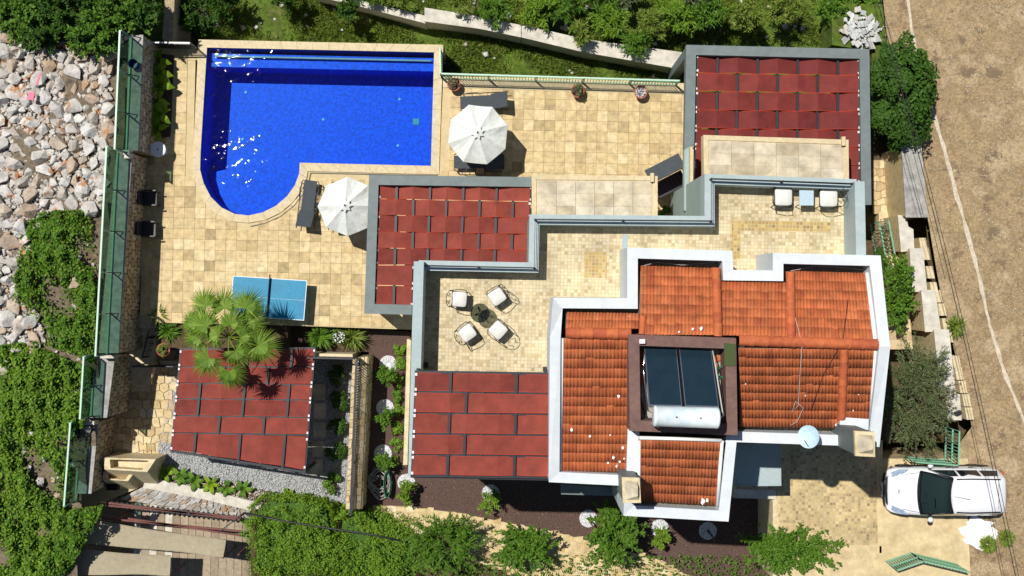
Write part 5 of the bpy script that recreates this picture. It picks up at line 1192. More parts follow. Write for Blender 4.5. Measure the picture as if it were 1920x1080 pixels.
# cockpit under the glass
MB().box((.62, 0, .93), (.5, 1.36, .08)).build('dashboard', 'car_black', car); MB().box((.15, 0, .72), (.9, 1.4, .1)).build('cabin_floor', 'car_black', car)
for s in (-1, 1):
    st = MB(); st.box((.12, s * .36, .98), (.46, .48, .16)); st.box((-.1, s * .36, 1.22), (.14, .46, .5)); st.box((-.12, s * .36, 1.52), (.1, .24, .16)); st.build('front_seat', 'seat_grey', car)
MB().tube([Vector((.42 + .05 * math.cos(a), .36 + .17 * math.sin(a), 1.12 + .16 * math.cos(a))) for a in [k * math.pi / 8 for k in range(16)]], .018, 5, closed=True).build('steering_wheel', 'car_black', car)
for s in (-1, 1):
    MB().add([Vector((.66, s * .80, 1.09)), Vector((.0, s * .80, 1.09)), Vector((.0, s * .63, 1.62))], [(0, 1, 2)]).build('door_panel', 'car_white', car)
    def sidew(name, xs):
        pts = []
        for (x, zz) in xs:
            u = (zz - 1.12) / .5; y = .795 * (1 - u) + .635 * u + .012; pts.append(Vector((x, s * y, zz)))
        MB().poly(pts).build(name, 'dark_glass', car)
    sidew('side_window', [(.62, 1.13), (-.22, 1.14), (-.22, 1.58), (.08, 1.58)]); sidew('side_window', [(-.30, 1.14), (-1.02, 1.14), (-1.02, 1.58), (-.30, 1.58)]); sidew('side_window', [(-1.10, 1.16), (-1.72, 1.18), (-1.60, 1.56), (-1.10, 1.58)])
    MB().tube([(-.1, s * .57, 1.725), (-.6, s * .585, 1.75), (-1.62, s * .565, 1.715)], .022, 5).build('roof_rail', 'car_black', car)
    h = MB(); h.sm = True
    h.add([Vector(q) for q in [(f - .13, s * .50, .82), (f - .12, s * .66, .78), (f - .36, s * .79, .90), (f - .66, s * .80, 1.0), (f - .52, s * .66, .975), (f - .3, s * .56, .92)]], [(0, 1, 2, 3, 4, 5)]); h.build('headlight', 'headlamp', car)
    mr_ = MB(); mr_.sm = True; mr_.lathe((.58, s * .95, 1.1), [(.03, -.07), (.09, -.03), (.1, .03), (.05, .08)], 10); o = mr_.build('mirror', 'car_white', car); MB().box((.58, s * .86, 1.05), (.1, .14, .05)).build('mirror_arm', 'car_black', o)
    for x in (1.22, -1.25):
        wv = MB()
        for (r0, y0) in (((.30), 0),):
            vs = []
            for yy, rr in ((s * .66, .27), (s * .68, .30), (s * .82, .30), (s * .845, .27), (s * .845, .18)):
                for k in range(20): a = 2 * math.pi * k / 20; vs.append(Vector((x + math.cos(a) * rr, yy, .30 + math.sin(a) * rr)))
            wv.add(vs, [(r * 20 + k, r * 20 + (k + 1) % 20, (r + 1) * 20 + (k + 1) % 20, (r + 1) * 20 + k) for r in range(4) for k in range(20)])
        wo = wv.build('wheel', 'tyre', car); MB().add([Vector((x + math.cos(a) * .18, s * .84, .30 + math.sin(a) * .18)) for a in [2 * math.pi * k / 20 for k in range(20)]], [tuple(range(20))]).build('rim', 'chrome', wo)
        MB().tube([Vector((x + math.cos(a) * .335, s * .845, .30 + math.sin(a) * .335)) for a in [math.pi * k / 10 for k in range(11)]], .025, 5).build('wheel_arch', 'car_black', car)
    MB().bar((f - .6, s * .85, .4), (-1.7, s * .85, .42), .03, .14).build('side_moulding', 'car_black', car)
g_ = MB(); g_.tube([(f - .17, -.66, .66), (f - .02, -.42, .66), (f + .02, 0, .66), (f - .02, .42, .66), (f - .17, .66, .66)], .055, 6); g_.build('grille', 'car_black', car)
g_ = MB(); g_.tube([(f - .3, -.78, .42), (f - .04, -.52, .40), (f + .05, 0, .40), (f - .04, .52, .40), (f - .3, .78, .42)], .085, 6); g_.build('bumper', 'car_black', car)
MB().box((f + .095, 0, .44), (.02, .5, .11)).build('number_plate', 'white_clip', car)
MB().tube([(f - 1.12, -.74, 1.075), (f - 1.05, -.3, 1.085), (f - 1.03, .3, 1.085), (f - 1.12, .74, 1.075)], .02, 5).build('wiper_cowl', 'car_black', car)
MB().tube([(-.02, .02, 1.75), (-.5, .1, 1.86)], .006, 4).build('aerial', 'car_black', car)
fc = bpy.data.curves.new('badge', 'FONT'); fc.body = 'FIAT'; fc.size = .085; fc.extrude = .003; fc.align_x = 'CENTER'; fc.align_y = 'CENTER'
fo = bpy.data.objects.new('badge_text', fc); dg = None
me = bpy.data.meshes.new_from_object(fo); me.materials.append(MT['car_black']); bpy.data.objects.remove(fo)
bo = link('hood_badge', me, car); bo.location = (f - .33, 0, .962); bo.rotation_euler = (0, R(14), R(90))
for s in (-1, 1):
    MB().tube([(f - .45, s * .60, .965), (f - .75, s * .66, 1.03), (f - 1.0, s * .70, 1.078)], .006, 4).build('bonnet_gap', 'car_black', car)
    MB().tube([(f - 1.0, s * .30 + .1, 1.12), (f - 1.22, s * .12 + .2, 1.27)], .009, 4).build('wiper', 'car_black', car)
    for x in (.62, -.26, -1.06): MB().tube([(x, s * .857, .4), (x, s * .858, .8), (x, s * .83, 1.08)], .006, 4).build('door_gap', 'car_black', car)
    MB().box((-.1, s * .862, .92), (.16, .02, .03)).build('door_handle', 'car_black', car); MB().box((-.9, s * .862, .92), (.16, .02, .03)).build('door_handle', 'car_black', car)
    MB().box((-f + .03, s * .66, .95), (.1, .14, .34)).build('tail_light', 'red_hem', car)
MB().tube([(-1.55, -.45, 1.735), (-1.55, .45, 1.735)], .006, 4).build('roof_seam', 'car_black', car)
# hose coil by the garden wall
pts = []
for k in range(150): a = k * .42; r = .35 + .18 * math.sin(k * .37) + .05 * math.sin(k * 1.7); pts.append(P(713, 905, ZM + .1) + Vector((math.cos(a) * r + .1 * math.sin(k * .05), math.sin(a) * r * 1.15, .02 + .001 * k)))
one('garden_hose', 'cable_white', 'tangled pale garden hose in the sunken bed', 'hose', MB().tube(pts, .012, 4))
t = thing('hose_reel', 'green hose reel frame beside the tangled pale hose', 'hose reel', P(728, 905, ZM))
for k in range(7): MB().tube([P(728, 905, ZM) + Vector((.28 * math.cos(a) * .45, .5 * math.sin(a), .1 + .06 * k)) for a in [2 * math.pi * q / 20 for q in range(20)]], .014, 4, closed=True).build('hose_loop', 'hose_green', t)
for (x, y, c) in ((58, 180, 'dustpan'), (72, 148, 'handle')):
    b = MB(); b.box(P(x, y, 1.75), (.22, .28, .04), -.2) if c == 'dustpan' else b.box(P(x, y, 1.75), (.06, .45, .03), -.35)
    one('plastic_scrap', 'pink', 'pink plastic scrap on the rubble, ' + ('broad and flat' if c == 'dustpan' else 'long and thin'), 'litter', b, 'pink scraps on the rubble')
# ------------------------------------------------------------------ rubble: limestone boulders, one by one
def rock_mesh(k):
    rr = random.Random(k); bm = bmesh.new()
    for i in range(16):
        v = Vector((rr.gauss(0, 1), rr.gauss(0, 1), rr.gauss(0, 1))).normalized(); e = rr.uniform(.72, 1.1); bm.verts.new((v.x * e, v.y * e * .82, v.z * e * .66))
    bmesh.ops.convex_hull(bm, input=bm.verts[:]); 
    bmesh.ops.delete(bm, geom=[v for v in bm.verts if not v.link_faces], context='VERTS')
    me = bpy.data.meshes.new('rock'); bm.to_mesh(me); bm.free(); me.materials.append(MT['rock']); return me
rocks = [rock_mesh(k) for k in range(14)]
RUB = [(-20, 62), (60, 70), (214, 96), (212, 275), (194, 400), (120, 405), (62, 430), (55, 520), (75, 640), (30, 690), (-20, 690)]
rw = [(P(x, y, 1).x, P(x, y, 1).y) for x, y in RUB]; placed = []
xs = [p[0] for p in rw]; ys = [p[1] for p in rw]
sizes = sorted([min(.40, .07 + random.expovariate(1 / .058)) for _ in range(5200)], reverse=True)
grid = {}
for r in sizes:
    for _ in range(14):
        x, y = random.uniform(min(xs), max(xs)), random.uniform(min(ys), max(ys))
        if not inside(rw, x, y): continue
        if all((x - a) ** 2 + (y - c) ** 2 > ((r + q) * .70) ** 2 for a, c, q in placed): placed.append((x, y, r)); break
placed.sort(key=lambda q: -q[2])
extra = [(130, 805, .3), (150, 640, .2), (120, 640, .38), (40, 612, .35), (8, 690, .4), (45, 640, .2), (150, 530, .3), (120, 470, .3), (100, 455, .28)]
for (x, y, r) in extra: p = P(x, y, .6); placed.insert(0, (p.x, p.y, r))
for _ in range(170):
    x_, y_ = random.uniform(0, 185), random.uniform(400, 1040); p = P(x_, y_, .5); rr = random.uniform(.07, .2)
    if inside([(60, 410), (190, 400), (190, 600), (170, 780), (120, 960), (60, 1060), (0, 1060), (0, 640), (60, 640)], x_, y_): placed.append((p.x, p.y, rr))
restV, restF, nv = [], [], 0
for k, (x, y, r) in enumerate(placed):
    z = float(west_z(x, y)) + r * .28; me = rocks[k % 14]
    sc = (r * random.uniform(.9, 1.2), r * random.uniform(.85, 1.15), r * random.uniform(.8, 1.1)); ro = (random.uniform(-.5, .5), random.uniform(-.5, .5), random.uniform(0, 6.28))
    if k < 300:
        o = link('limestone_rock', me); o.location = (x, y, z); o.scale = sc; o.rotation_euler = ro
        tag(o, 'pale angular limestone rock in the rubble outside the glass fence', 'rock', 'limestone rocks of the rubble slope')
    else:
        m4 = Matrix.LocRotScale(Vector((x, y, z)), Matrix.Rotation(ro[2], 3, 'Z').to_quaternion(), Vector(sc))
        co = np.empty(len(me.vertices) * 3); me.vertices.foreach_get('co', co); co = co.reshape(-1, 3) @ np.array(m4.to_3x3()).T + np.array(m4.translation)
        restV.append(co); restF += [tuple(i + nv for i in p.vertices) for p in me.polygons]; nv += len(co)
if restV:
    me = bpy.data.meshes.new('small_rubble'); me.from_pydata(np.concatenate(restV).tolist(), [], restF); me.materials.append(MT['rock']); tag(link('small_rubble', me), kind='stuff')
X, Y = scatter_px(RUB, 1, 5000); pebbles('rubble_gravel', 'rock', X, Y, west_z(X, Y) + .03, .03, .11, flat=.9)
# broken white slabs by the road
t0 = (1612, 58); 
for k in range(95):
    x, y = random.gauss(1612, 17), random.gauss(57, 17)
    if not (1572 < x < 1652 and 18 < y < 92): continue
    w, h = random.uniform(.07, .22), random.uniform(.05, .14); p = P(x, y, -.05 + random.uniform(0, .3))
    m3 = Matrix.Rotation(random.uniform(0, 3.1), 3, 'Z') @ Matrix.Rotation(random.uniform(-.35, .35), 3, 'X')
    q = [(-w, -h * .8), (w * .7, -h), (w, h * .6), (-w * .5, h)]
    vs = [m3 @ Vector((a, c, .03)) + p for a, c in q] + [m3 @ Vector((a, c, -.03)) + p for a, c in q]
    tag(MB().add(vs, [(0, 1, 2, 3), (7, 6, 5, 4)] + [(i, 4 + i, 4 + (i + 1) % 4, (i + 1) % 4) for i in range(4)]).build('broken_slab', 'slab_white'), 'broken white stone slab in the pile between pergola and road', 'stone slab', 'pile of broken white slabs')
b = MB(); b.prism([P(x, y, -.12) for x, y in [(1560, 5), (1655, 8), (1668, 130), (1640, 260), (1634, 96), (1560, 84)]], -2.4); struct('spoil_heap', 'grass_ground', b)
# ------------------------------------------------------------------ fan palm
crown = P(429, 632, 2.7); t = thing('fan_palm', 'fan palm with spiky green fronds beside the table tennis table', 'palm tree', (crown.x, crown.y, -.3))
b = MB(); b.tube([(crown.x, crown.y, -.4), (crown.x + .02, crown.y, 1.2), (crown.x, crown.y, 2.45), (crown.x, crown.y, 2.75)], [.17, .14, .13, .08], 12); b.build('trunk', 'bark', t)
FR = [(371, 551, .58), (418, 556, .66), (474, 556, .64), (373, 603, .62), (476, 600, .58), (352, 634, .55), (449, 668, .56), (505, 655, .66), (378, 688, .60), (431, 722, .58), (343, 596, .5), (462, 632, .5), (402, 628, .5), (436, 600, .5)]
for i, (x, y, bl) in enumerate(FR):
    hz_ = random.uniform(2.75, 3.15) if i < 10 else 3.1
    hub = P(x, y, hz_); hub = crown.lerp(hub, .72); hub.z = hz_ - .05 * ((hub - crown).length)
    d = Vector((hub.x - crown.x, hub.y - crown.y, 0)); d = d.normalized() if d.length > .05 else Vector((1, 0, 0))
    ax = Vector((d.x, d.y, random.uniform(-.45, .05))).normalized(); sd_ = ax.cross(Vector((0, 0, 1))).normalized(); nr = sd_.cross(ax)
    mb = MB(); nb = 44
    for k in range(nb):
        a = R(-125 + 250 * k / (nb - 1)) + random.uniform(-.03, .03); dr = ax * math.cos(a) + sd_ * math.sin(a)
        L = bl * 1.4 * (1.0 - .42 * abs(a) / 2.4) * random.uniform(.9, 1.1); w = .03
        pr = nr.cross(dr).normalized(); lift = (nr * (.03 if k % 2 else 0))
        p0, p1, p2 = hub, hub + dr * L * .42 + lift + Vector((0, 0, .02)), hub + dr * L + Vector((0, 0, -.14 - .24 * random.random()))
        mb.add([p0 - pr * .006, p0 + pr * .006, p1 + pr * w, p1 - pr * w, p2], [(0, 1, 2, 3), (3, 2, 4)])
    fo = mb.build('frond', 'leaf_palm', t)
    MB().tube([crown, crown.lerp(hub, .5) + Vector((0, 0, .08)), hub], [.022, .016, .012], 5).build('leaf_stalk', 'leaf_banana', fo)
# ------------------------------------------------------------------ trees and shrubs
def sh(name, label, x, y, zc, r, n, size, leaf, zb=None, cat='shrub', clumps=26, cl=.36, asp=.5, group=None, trunk=.05, shell=.5, jit=.35, stem=False):
    c = P(x, y, zc); zb = zc - r[2] - .5 if zb is None else zb
    return plant(name, label, cat, (c.x, c.y, zb), tuple(c), r, n, size, 'leaf_' + leaf, clumps, cl, asp, group, trunk, shell, jit=jit, stem=stem)
sh('dense_tree', 'dense dark green tree between the masonry pergola and the road', 1686, 178, 1.8, (1.15, 2.0, 1.3), 13000, .13, 'dark', -.3, 'tree', 60, .28, .6, trunk=.14)
sh('leafy_tree', 'small leafy green tree beside the white east parapet', 1682, 552, 2.0, (.62, 1.35, .9), 4200, .12, 'mid', 0, 'tree', 26, .32, .55, trunk=.07, stem=True)
sh('olive_tree', 'grey green olive tree beside the roadside wall and the car', 1716, 742, 2.9, (1.3, 2.0, .9), 11000, .12, 'olive', ZD - 1, 'tree', 90, .17, .26, trunk=.1, shell=.15, stem=True)
sh('lemon_tree', 'glossy green lemon tree in the mulch below the small chimney', 1152, 996, .9, (1.0, 1.15, .9), 6000, .13, 'mid', ZM, 'tree', 34, .3, .5, trunk=.06, stem=True)
sh('shrub', 'broad leafy shrub at the bottom edge beside the driveway setts', 1478, 1030, 1.6, (1.75, .85, .7), 6500, .12, 'mid', -.5, clumps=36, cl=.28, stem=True)
sh('shrub', 'glossy shrub at the bottom edge in front of the stone path', 985, 1022, .2, (1.1, .85, .7), 4500, .13, 'mid', -.9, clumps=26, cl=.32, stem=True)
sh('oleander_shrub', 'long-leaved shrub right of the clipped hedges at the bottom edge', 832, 1015, .3, (1.45, 1.1, .8), 6500, .17, 'mid', -.9, clumps=34, cl=.3, asp=.22, stem=True)
def hedge(label, poly, z0, z1, n):
    """clipped block of leaves"""
    w = [(P(x, y, z1).x, P(x, y, z1).y) for x, y in poly]; c = np.mean(w, 0); t = thing('clipped_hedge', label, 'hedge', (c[0], c[1], z0), 'clipped hedges')
    X, Y = scatter_px(poly, z1, 30); Vs, Fs, nv_ = [], [], 0
    for x_, y_ in zip(X, Y):
        rr = RNG.uniform(.38, .62); pts, nn = crown_points((x_, y_, z1 - .25 + RNG.uniform(-.12, .16)), (rr, rr, .36), n // 26, 16, .34, .45)
        V, F = leaves(pts, nn, .085, .5, .5); Vs.append(V); Fs.append(F + nv_); nv_ += len(V)
    link('foliage', fast_mesh('foliage', np.concatenate(Vs), np.concatenate(Fs), 'leaf_hedge'), t)
    V2 = []; per = [Vector((a, b_, 0)) for a, b_ in w]
    k = n // 2; idx = RNG.integers(0, len(per), k); tt = RNG.uniform(0, 1, k)
    A = np.array([per[i] for i in idx]); B = np.array([per[(i + 1) % len(per)] for i in idx]); Q = A + (B - A) * tt[:, None]; Q[:, 2] = RNG.uniform(z0, z1, k)
    V, F = leaves(Q + RNG.normal(0, .05, Q.shape), Q - np.array([c[0], c[1], z0]), .09, .55, .5); link('side_foliage', fast_mesh('side_foliage', V, F, 'leaf_hedge'), t)
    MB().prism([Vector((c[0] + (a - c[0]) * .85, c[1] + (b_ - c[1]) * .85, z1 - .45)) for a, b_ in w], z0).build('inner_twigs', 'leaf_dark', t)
hedge('bright clipped hedge beside the lattice truss at the bottom edge', [(466, 955), (490, 934), (560, 938), (618, 952), (625, 1000), (622, 1090), (462, 1090)], -1.6, -.3, 9000)
hedge('bright clipped hedge between the other hedge and the long-leaved shrub', [(628, 975), (655, 960), (720, 968), (768, 1000), (770, 1090), (628, 1090)], -1.5, -.35, 8000)
b = MB(); b.tube([P(x, y, .1) for x, y in [(462, 962), (520, 975), (600, 988), (700, 1003), (770, 1018)]], .035, 6); one('hedge_rail', 'black_metal', 'dark metal rail running over the clipped hedges', 'rail', b)
rings = [(762, 905, ZM + .06, 0), (920, 925, ZM + .06, 0), (1103, 972, ZM + .06, 1), (1237, 990, ZM + .06, 0), (1327, 995, ZM + .06, 2), (728, 683, ZM, 0), (722, 765, ZM, 0), (718, 850, ZM, 0)]
rl = ['beside the hose reel end of the mulch bed', 'in the mulch below the terrace pergola', 'left of the lemon tree', 'right of the lemon tree', 'in the shade under the south parapet, with two fallen leaves', 'topmost in the sunken strip', 'middle one in the sunken strip', 'lowest in the sunken strip, above the hose']
for (x, y, z, kind), lb in zip(rings, rl):
    c = P(x, y, z); a = RNG.uniform(0, 6.28, 260); r_ = .33 * np.sqrt(RNG.uniform(.08, 1, 260)); t = thing('pebble_ring', 'round patch of white pebbles ' + lb, 'pebble ring', c, 'white pebble rings round young trees')
    MB().lathe(c, [(.34, -.02), (.34, .015), (.05, .015)], 20).build('ring_bed', 'pebble_white', t)
    pebbles('pebbles', 'pebble_white', c.x + r_ * np.cos(a), c.y + r_ * np.sin(a), np.full(260, c.z + .02), .02, .045, t)
    if kind == 0: sh('young_tree', 'young tree by the pebble patch ' + lb, x - 1, y + 17, z + .75, (.36, .42, .4), 900, .10, 'hedge' if y > 880 else 'mid', z, 'tree', 12, .4, .5, 'young trees in the mulch', .02, stem=True)
    else: MB().tube([c, c + Vector((.05, -.05, .5)), c + Vector((.2, -.3, .55))], [.05, .04, .02], 6).build('cut_stem', 'bark', t)
for i, (x, y) in enumerate([(750, 655), (750, 681), (747, 714), (746, 742), (747, 770), (744, 802), (743, 834), (742, 864)]):
    sh('rosette_shrub', 'small round green shrub in the row along the villa wall, %s from the pool deck' % ['first', 'second', 'third', 'fourth', 'fifth', 'sixth', 'seventh', 'eighth'][i], x, y, ZM + .16, (.24, .24, .2), 420, .085, 'hedge' if i != 3 else 'mid', ZM, clumps=12, cl=.45, group='row of round shrubs', trunk=.02)
for i, (x, y) in enumerate([(1437, 955), (1434, 980), (1432, 1006)]):
    sh('rosette_shrub', 'small round bright shrub at the driveway kerb, %s below the canopy' % ['first', 'second', 'third'][i], x, y, ZM + .3, (.22, .26, .22), 420, .085, 'hedge', ZM, clumps=12, cl=.45, group='round shrubs at the kerb', trunk=.02)
for i, (x, y) in enumerate([(634, 706), (634, 752), (632, 800), (630, 845), (624, 905)]):
    sh('mound_shrub', 'dark mound shrub in the gravel, %s from the palm end' % ['first', 'second', 'third', 'fourth', 'fifth'][i], x, y, ZL + .3, (.36, .38, .3), 700, .10, 'dark' if i < 4 else 'mid', ZL, clumps=14, cl=.4, group='mound shrubs in the gravel', trunk=.03)
def bigleaf(name, label, x, y, z, n, L, leaf, group, asp=.45, up=.6):
    c = P(x, y, z); t = thing(name, label, 'plant', c, group)
    for k in range(n):
        a = 6.28 * k / n + random.uniform(-.4, .4); d = Vector((math.cos(a), math.sin(a), 0)); s = Vector((-d.y, d.x, 0)); l_ = L * random.uniform(.75, 1.15); w = l_ * asp / 2
        o0 = c + Vector((0, 0, .05)); p1 = c + d * l_ * .35 + Vector((0, 0, up * l_)); p2 = c + d * l_ * .75 + Vector((0, 0, up * l_ * 1.05)); p3 = c + d * l_ * 1.1 + Vector((0, 0, up * l_ * .75))
        dz = Vector((0, 0, -.18 * w))
        MB().add([o0, p1 + s * w + dz, p1, p1 - s * w + dz, p2 + s * w * .9 + dz, p2, p2 - s * w * .9 + dz, p3], [(0, 2, 1), (0, 3, 2), (1, 2, 5, 4), (2, 3, 6, 5), (4, 5, 7), (5, 6, 7)]).build('leaf', leaf, t)
lab = ['first', 'second', 'third', 'fourth', 'fifth', 'sixth', 'seventh', 'eighth', 'ninth', 'tenth']
for i, (x, y) in enumerate([(312, 884), (340, 892), (368, 899), (398, 907), (428, 913), (458, 917), (545, 930), (575, 938), (605, 944), (640, 955)]):
    bigleaf('broadleaf_plant', 'broad-leaved plant in the front bed, %s from the stone barbecue' % lab[i], x, y, -1.85, 6, .38, 'leaf_mid' if i % 3 else 'leaf_banana', 'broad-leaved plants of the front bed')
for i, (x, y) in enumerate([(299, 118), (301, 140), (304, 163), (296, 190), (302, 215), (297, 245)]):
    bigleaf('banana_plant', 'yellow green broad-leaved plant in the wall bed, %s from the railing' % lab[i], x, y, .05, 6, .55, 'leaf_banana', 'broad-leaved plants of the wall bed', .5, .9)
b = MB(); b.prism([P(x, y, .03) for x, y in [(283, 98), (326, 104), (319, 256), (280, 262)]], -.3); struct('wall_bed', 'mulch', b)
def spiky(label, x, y, z, n, L, leaf, group, name='spiky_plant'):
    c = P(x, y, z); t = thing(name, label, 'plant', c, group); mb = MB()
    for k in range(n):
        a = random.uniform(0, 6.28); e = random.uniform(.25, 1.1); d = Vector((math.cos(a) * math.cos(e), math.sin(a) * math.cos(e), math.sin(e))); s = Vector((-math.sin(a), math.cos(a), 0)) * .018
        l_ = L * random.uniform(.6, 1.15); p1 = c + d * l_ * .6; p2 = c + d * l_ + Vector((0, 0, -.25 * l_)); mb.add([c - s * .5, c + s * .5, p1 + s, p1 - s, p2], [(0, 1, 2, 3), (3, 2, 4)])
    mb.build('blades', leaf, t)
spiky('feathery spiky plant between the table tennis table and the white flower', 600, 630, -.6, 220, .75, 'leaf_mid', 'spiky plants of the deck edge')
spiky('feathery spiky plant right of the white flower at the deck edge', 662, 630, -.7, 200, .75, 'leaf_grass', 'spiky plants of the deck edge')
spiky('yellowish spiky plant at the head of the garden stairs', 300, 590, -.2, 120, .6, 'leaf_grass', 'spiky plants of the stairs')
spiky('green spiky plant by the terracotta pot beside the stairs', 318, 620, -.3, 160, .6, 'leaf_mid', 'spiky plants of the stairs')
spiky('spiky grass tuft at the road edge beside the wall steps', 1790, 612, 1.4, 130, .55, 'leaf_grass', 'roadside tufts')
spiky('green grassy bank patch beside the white plaster patch', 1850, 1020, ZD, 420, .4, 'leaf_grass', 'roadside tufts', 'grass_patch')
spiky('green grassy tuft right of the white plaster patch', 1885, 1008, ZD, 300, .4, 'leaf_grass', 'roadside tufts', 'grass_patch')
sh('flower_bush', 'white flowering bush between the two spiky plants', 636, 632, -.2, (.3, .26, .25), 260, .07, 'mid', -.9, clumps=8, cl=.5, trunk=.02)
X, Y = P(636, 632, 0).x, P(636, 632, 0).y; a = RNG.uniform(0, 6.28, 60); r_ = .22 * np.sqrt(RNG.uniform(0, 1, 60)); pebbles('petals', 'pebble_white', X + r_ * np.cos(a), Y + r_ * np.sin(a), np.full(60, .06), .02, .04, bpy.data.objects['flower_bush'])
def pot(label, x, y, leaf):
    c = P(x, y, 0); t = thing('plant_pot', label, 'plant pot', c, 'pots along the green railing'); MB().lathe(c, [(.15, 0), (.2, .2), (.24, .36), (.25, .4), (.21, .4), (.2, .33)], 18, cap=False).build('pot', 'terracotta', t)
    MB().lathe(c + Vector((0, 0, .34)), [(.2, 0), (.01, .01)], 18).build('soil', 'mulch', t)
    if leaf == 'white': a = RNG.uniform(0, 6.28, 90); r_ = .2 * np.sqrt(RNG.uniform(0, 1, 90)); pebbles('pebbles', 'pebble_white', c.x + r_ * np.cos(a), c.y + r_ * np.sin(a), np.full(90, .37), .015, .035, t)
    else:
        pts, nn = crown_points((c.x, c.y, .5), (.2, .2, .2), 260, 10, .45); V, F = leaves(pts, nn, .08, .4); link('foliage', fast_mesh('foliage', V, F, leaf), t)
pot('terracotta pot with a dry plant at the railing corner by the pool', 852, 162, 'leaf_dry'); pot('terracotta pot with a leafy plant in the middle of the green railing', 1082, 174, 'leaf_olive'); pot('terracotta pot with white pebbles near the masonry pergola', 1199, 176, 'white')
pot('terracotta pot beside the garden stairs', 312, 655, 'leaf_grass')
for i, (x, y, s) in enumerate([(1150, 905, 1), (1245, 395, .8)]): pass
sh('potted_shrub', 'small dark shrub beside the balcony slab corner', 1246, 398, .5, (.22, .2, .25), 350, .08, 'dark', 0, clumps=9, cl=.5, trunk=.02)
# ------------------------------------------------------------------ lawn: oleanders, dark trees, grass
ol = [(700, -16, .4), (748, -6, .35), (640, -26, .45), (925, 22, .5), (870, 2, .4), (1010, 26, .6), (1060, 8, .6), (1085, 66, .42), (1140, 42, .6), (1190, 82, .45), (1215, 48, .65), (1270, 30, .7), (1330, 20, .7), (1400, 25, .6), (1010, -5, .7), (1120, 0, .7), (1470, 15, .6)]
for i, (x, y, r_) in enumerate(ol):
    sh('oleander_shrub', 'long-leaved oleander shrub on the lawn, %s' % ['by the top edge right of the pool', 'nearest the upper pale wall', 'at the top edge over the pool', 'above the middle pale wall', 'left of the wall lamp', 'above the wall joint', 'second above the lower pale wall', 'hanging over the lower pale wall', 'third above the lower pale wall', 'leaning over the wall near its end', 'behind the wall near its end', 'left of the masonry pergola', 'above the pergola corner', 'above the middle of the masonry pergola', 'at the top edge above the wall lamp', 'at the top edge above the lower wall', 'above the right half of the masonry pergola'][i], x, y, -.2, (r_ * 1.1, r_, .7), int(1500 * r_ * 1.6), .20, ['mid', 'grass', 'hedge'][i % 3], -1.7, clumps=22, cl=.3, asp=.2, group='oleanders on the lawn', trunk=.03, shell=.1, stem=True)
dk = [(370, 25, .9, 'dark'), (420, 5, .7, 'dark'), (535, -2, .5, 'dark'), (655, 22, .4, 'dark'), (1300, 2, .6, 'olive'), (1560, 25, .6, 'mid'), (1180, -8, .6, 'olive'), (1600, -10, .8, 'mid')]
for i, (x, y, r_, lf) in enumerate(dk):
    sh('lawn_shrub', '%s shrub on the lawn, %s' % ('dark' if lf == 'dark' else 'grey green' if lf == 'olive' else 'fresh green', ['left of the pool corner', 'second from the pool corner', 'above the pool ledge', 'above the pool end', 'at the top edge over the masonry pergola', 'left of the broken slabs', 'at the top edge over the pale wall', 'at the top edge above the broken slabs'][i]), x, y, -.5, (r_, r_, .8), int(3200 * r_), .12, lf, -1.7, clumps=18, cl=.36, group='shrubs on the lawn', trunk=.04, stem=True)
nw = [(40, 20, 1.5), (130, 25, 1.6), (230, 20, 1.4), (272, 28, .8), (180, 70, .9), (80, 65, .8)]
for i, (x, y, r_) in enumerate(nw):
    sh('citrus_tree', 'dark glossy tree above the rubble, %s' % ['at the top left corner', 'second from the top left corner', 'third from the top left corner', 'beside the stone wall end', 'low over the rubble beside the glass fence', 'low over the rubble near the corner'][i], x, y, 1.7, (r_, r_ * .8, .9), int(4200 * r_), .14, 'dark' if i % 2 else 'mid', .8, 'tree', 30, .3, .5, 'trees above the rubble', .08, stem=True)
def cover(name, poly, z_of, n, size, leaf, asp, lift, kind='stuff', up=1.0, jit=.5):
    X, Y = scatter_px(poly, .3, n); m = len(X); base = z_of(X, Y) + lift * (.5 + .5 * np.sin(X * 2.1 + 1) * np.cos(Y * 1.7)) + lift * .7 * (np.sin(X * 5.3) * np.sin(Y * 4.1)) ** 2
    keep = (np.sin(X * 1.3 + 2) * np.cos(Y * 1.1 + 1) + .5 * np.sin(X * 3.1 + Y * 2.3) + RNG.normal(0, .3, m)) > -.35
    X, Y, base = X[keep], Y[keep], base[keep]; m = len(X)
    V, F = leaves(np.stack([X, Y, base + RNG.uniform(-.2, .08, m)], 1), np.tile([0, 0, up], (m, 1)), size, asp, jit); return tag(link(name, fast_mesh(name, V, F, leaf)), kind=kind)
cover('ground_cover', [(62, 425), (120, 400), (192, 398), (196, 560), (185, 680), (150, 660), (75, 645), (50, 560)], west_z, 20000, .11, 'leaf_cover', .75, .45)
cover('ground_cover', [(-20, 650), (60, 640), (182, 690), (165, 800), (130, 800), (118, 960), (190, 950), (170, 1000), (100, 1100), (-20, 1100)], west_z, 48000, .11, 'leaf_cover', .75, .5)
cover('weed_patches', [(-20, 660), (60, 640), (170, 700), (150, 800), (118, 960), (60, 1100), (-20, 1100)], lambda X, Y: west_z(X, Y) + .12, 9000, .13, 'leaf_hedge', .5, .5)
cover('dry_twigs', [(60, 400), (200, 120), (205, 390), (190, 640), (60, 620)], west_z, 2200, .28, 'leaf_dry', .05, .15, jit=1.0)
cover('dry_twigs', [(-20, 660), (170, 700), (120, 960), (60, 1100), (-20, 1100)], west_z, 2500, .25, 'leaf_dry', .06, .2, jit=1.0)
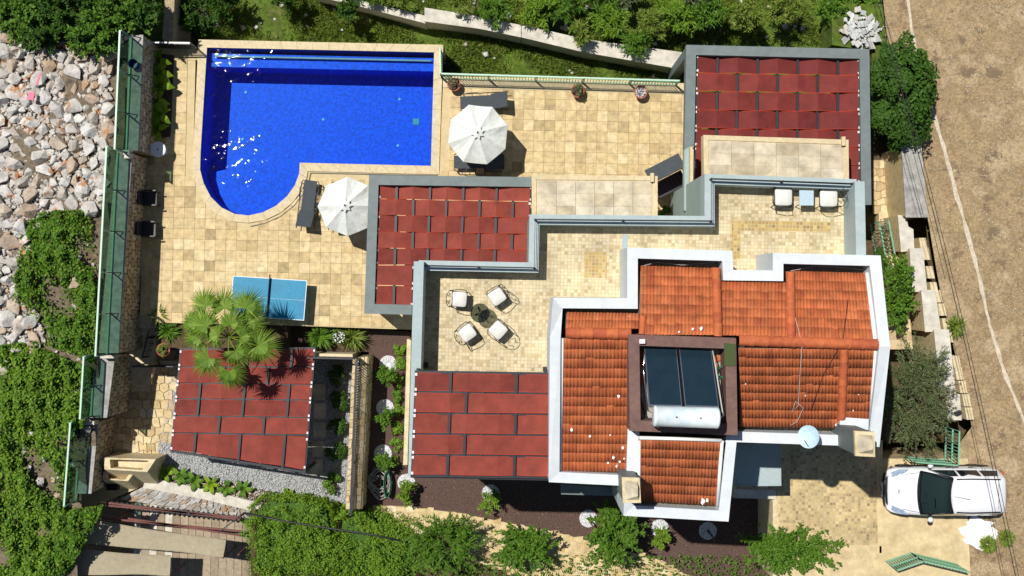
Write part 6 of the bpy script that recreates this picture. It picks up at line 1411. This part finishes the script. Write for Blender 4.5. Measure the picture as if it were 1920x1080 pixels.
GRS = [(330, -60), (1700, -60), (1650, 60), (1560, 84), (1285, 80), (1290, 150), (830, 140), (830, 82), (372, 72), (330, 60)]
X, Y = scatter_px(GRS, -1.6, 52000); kp = (np.sin(X * .9 + 1) * np.cos(Y * 1.2) + .6 * np.sin(X * 2.3 + Y * 1.9) + RNG.normal(0, .35, len(X))) > -.55; X, Y = X[kp], Y[kp]; m = len(X)
V, F = leaves(np.stack([X, Y, np.full(m, -1.62)], 1), np.stack([RNG.normal(0, 1, m), RNG.normal(0, 1, m), np.full(m, .5)], 1), .22, .15, .3); tag(link('lawn_grass', fast_mesh('lawn_grass', V, F, 'leaf_grass')), kind='stuff')
X, Y = scatter_px([(1655, 0), (1920, 0), (1920, 1080), (1830, 1080), (1830, 880), (1800, 690), (1740, 420), (1690, 260)], 1.2, 1500); pebbles('road_grit', 'road_strip', X, Y, np.array([road_z(q) for q in Y]) + .01, .012, .045)
X, Y = scatter_px(GRS, -1.6, 90); pebbles('lawn_stones', 'rock', X, Y, np.full(len(X), -1.6), .05, .2)
X, Y = scatter_px([(745, 900), (1440, 915), (1440, 1060), (1240, 1060), (1000, 990), (760, 945)], ZM, 700); m = len(X)
V, F = leaves(np.stack([X, Y, np.full(m, ZM + .09)], 1), np.tile([0, 0, 1.], (m, 1)), .07, .45, .3); tag(link('leaf_litter', fast_mesh('leaf_litter', V, F, 'leaf_dry')), kind='stuff')
X, Y = scatter_px([(470, 1040), (1700, 1040), (1700, 1120), (470, 1120)], -.7, 5000); m = len(X)
V, F = leaves(np.stack([X, Y, np.full(m, -.6)], 1), np.tile([0, 0, 1.], (m, 1)), .12, .5, .6); tag(link('garden_ground_cover', fast_mesh('garden_ground_cover', V, F, 'leaf_mid')), kind='stuff')
sh('creeper', 'dark red-leaved creeper beside the side steps', 1652, 440, .8, (.3, .6, .4), 500, .09, 'dry', -.1, clumps=10, cl=.4, trunk=.02)
sh('climbing_shrub', 'green climbing shrub between the terrace wall and the side steps', 1645, 500, .9, (.25, .7, .6), 1200, .1, 'dark', -.1, clumps=12, cl=.4, trunk=.03)
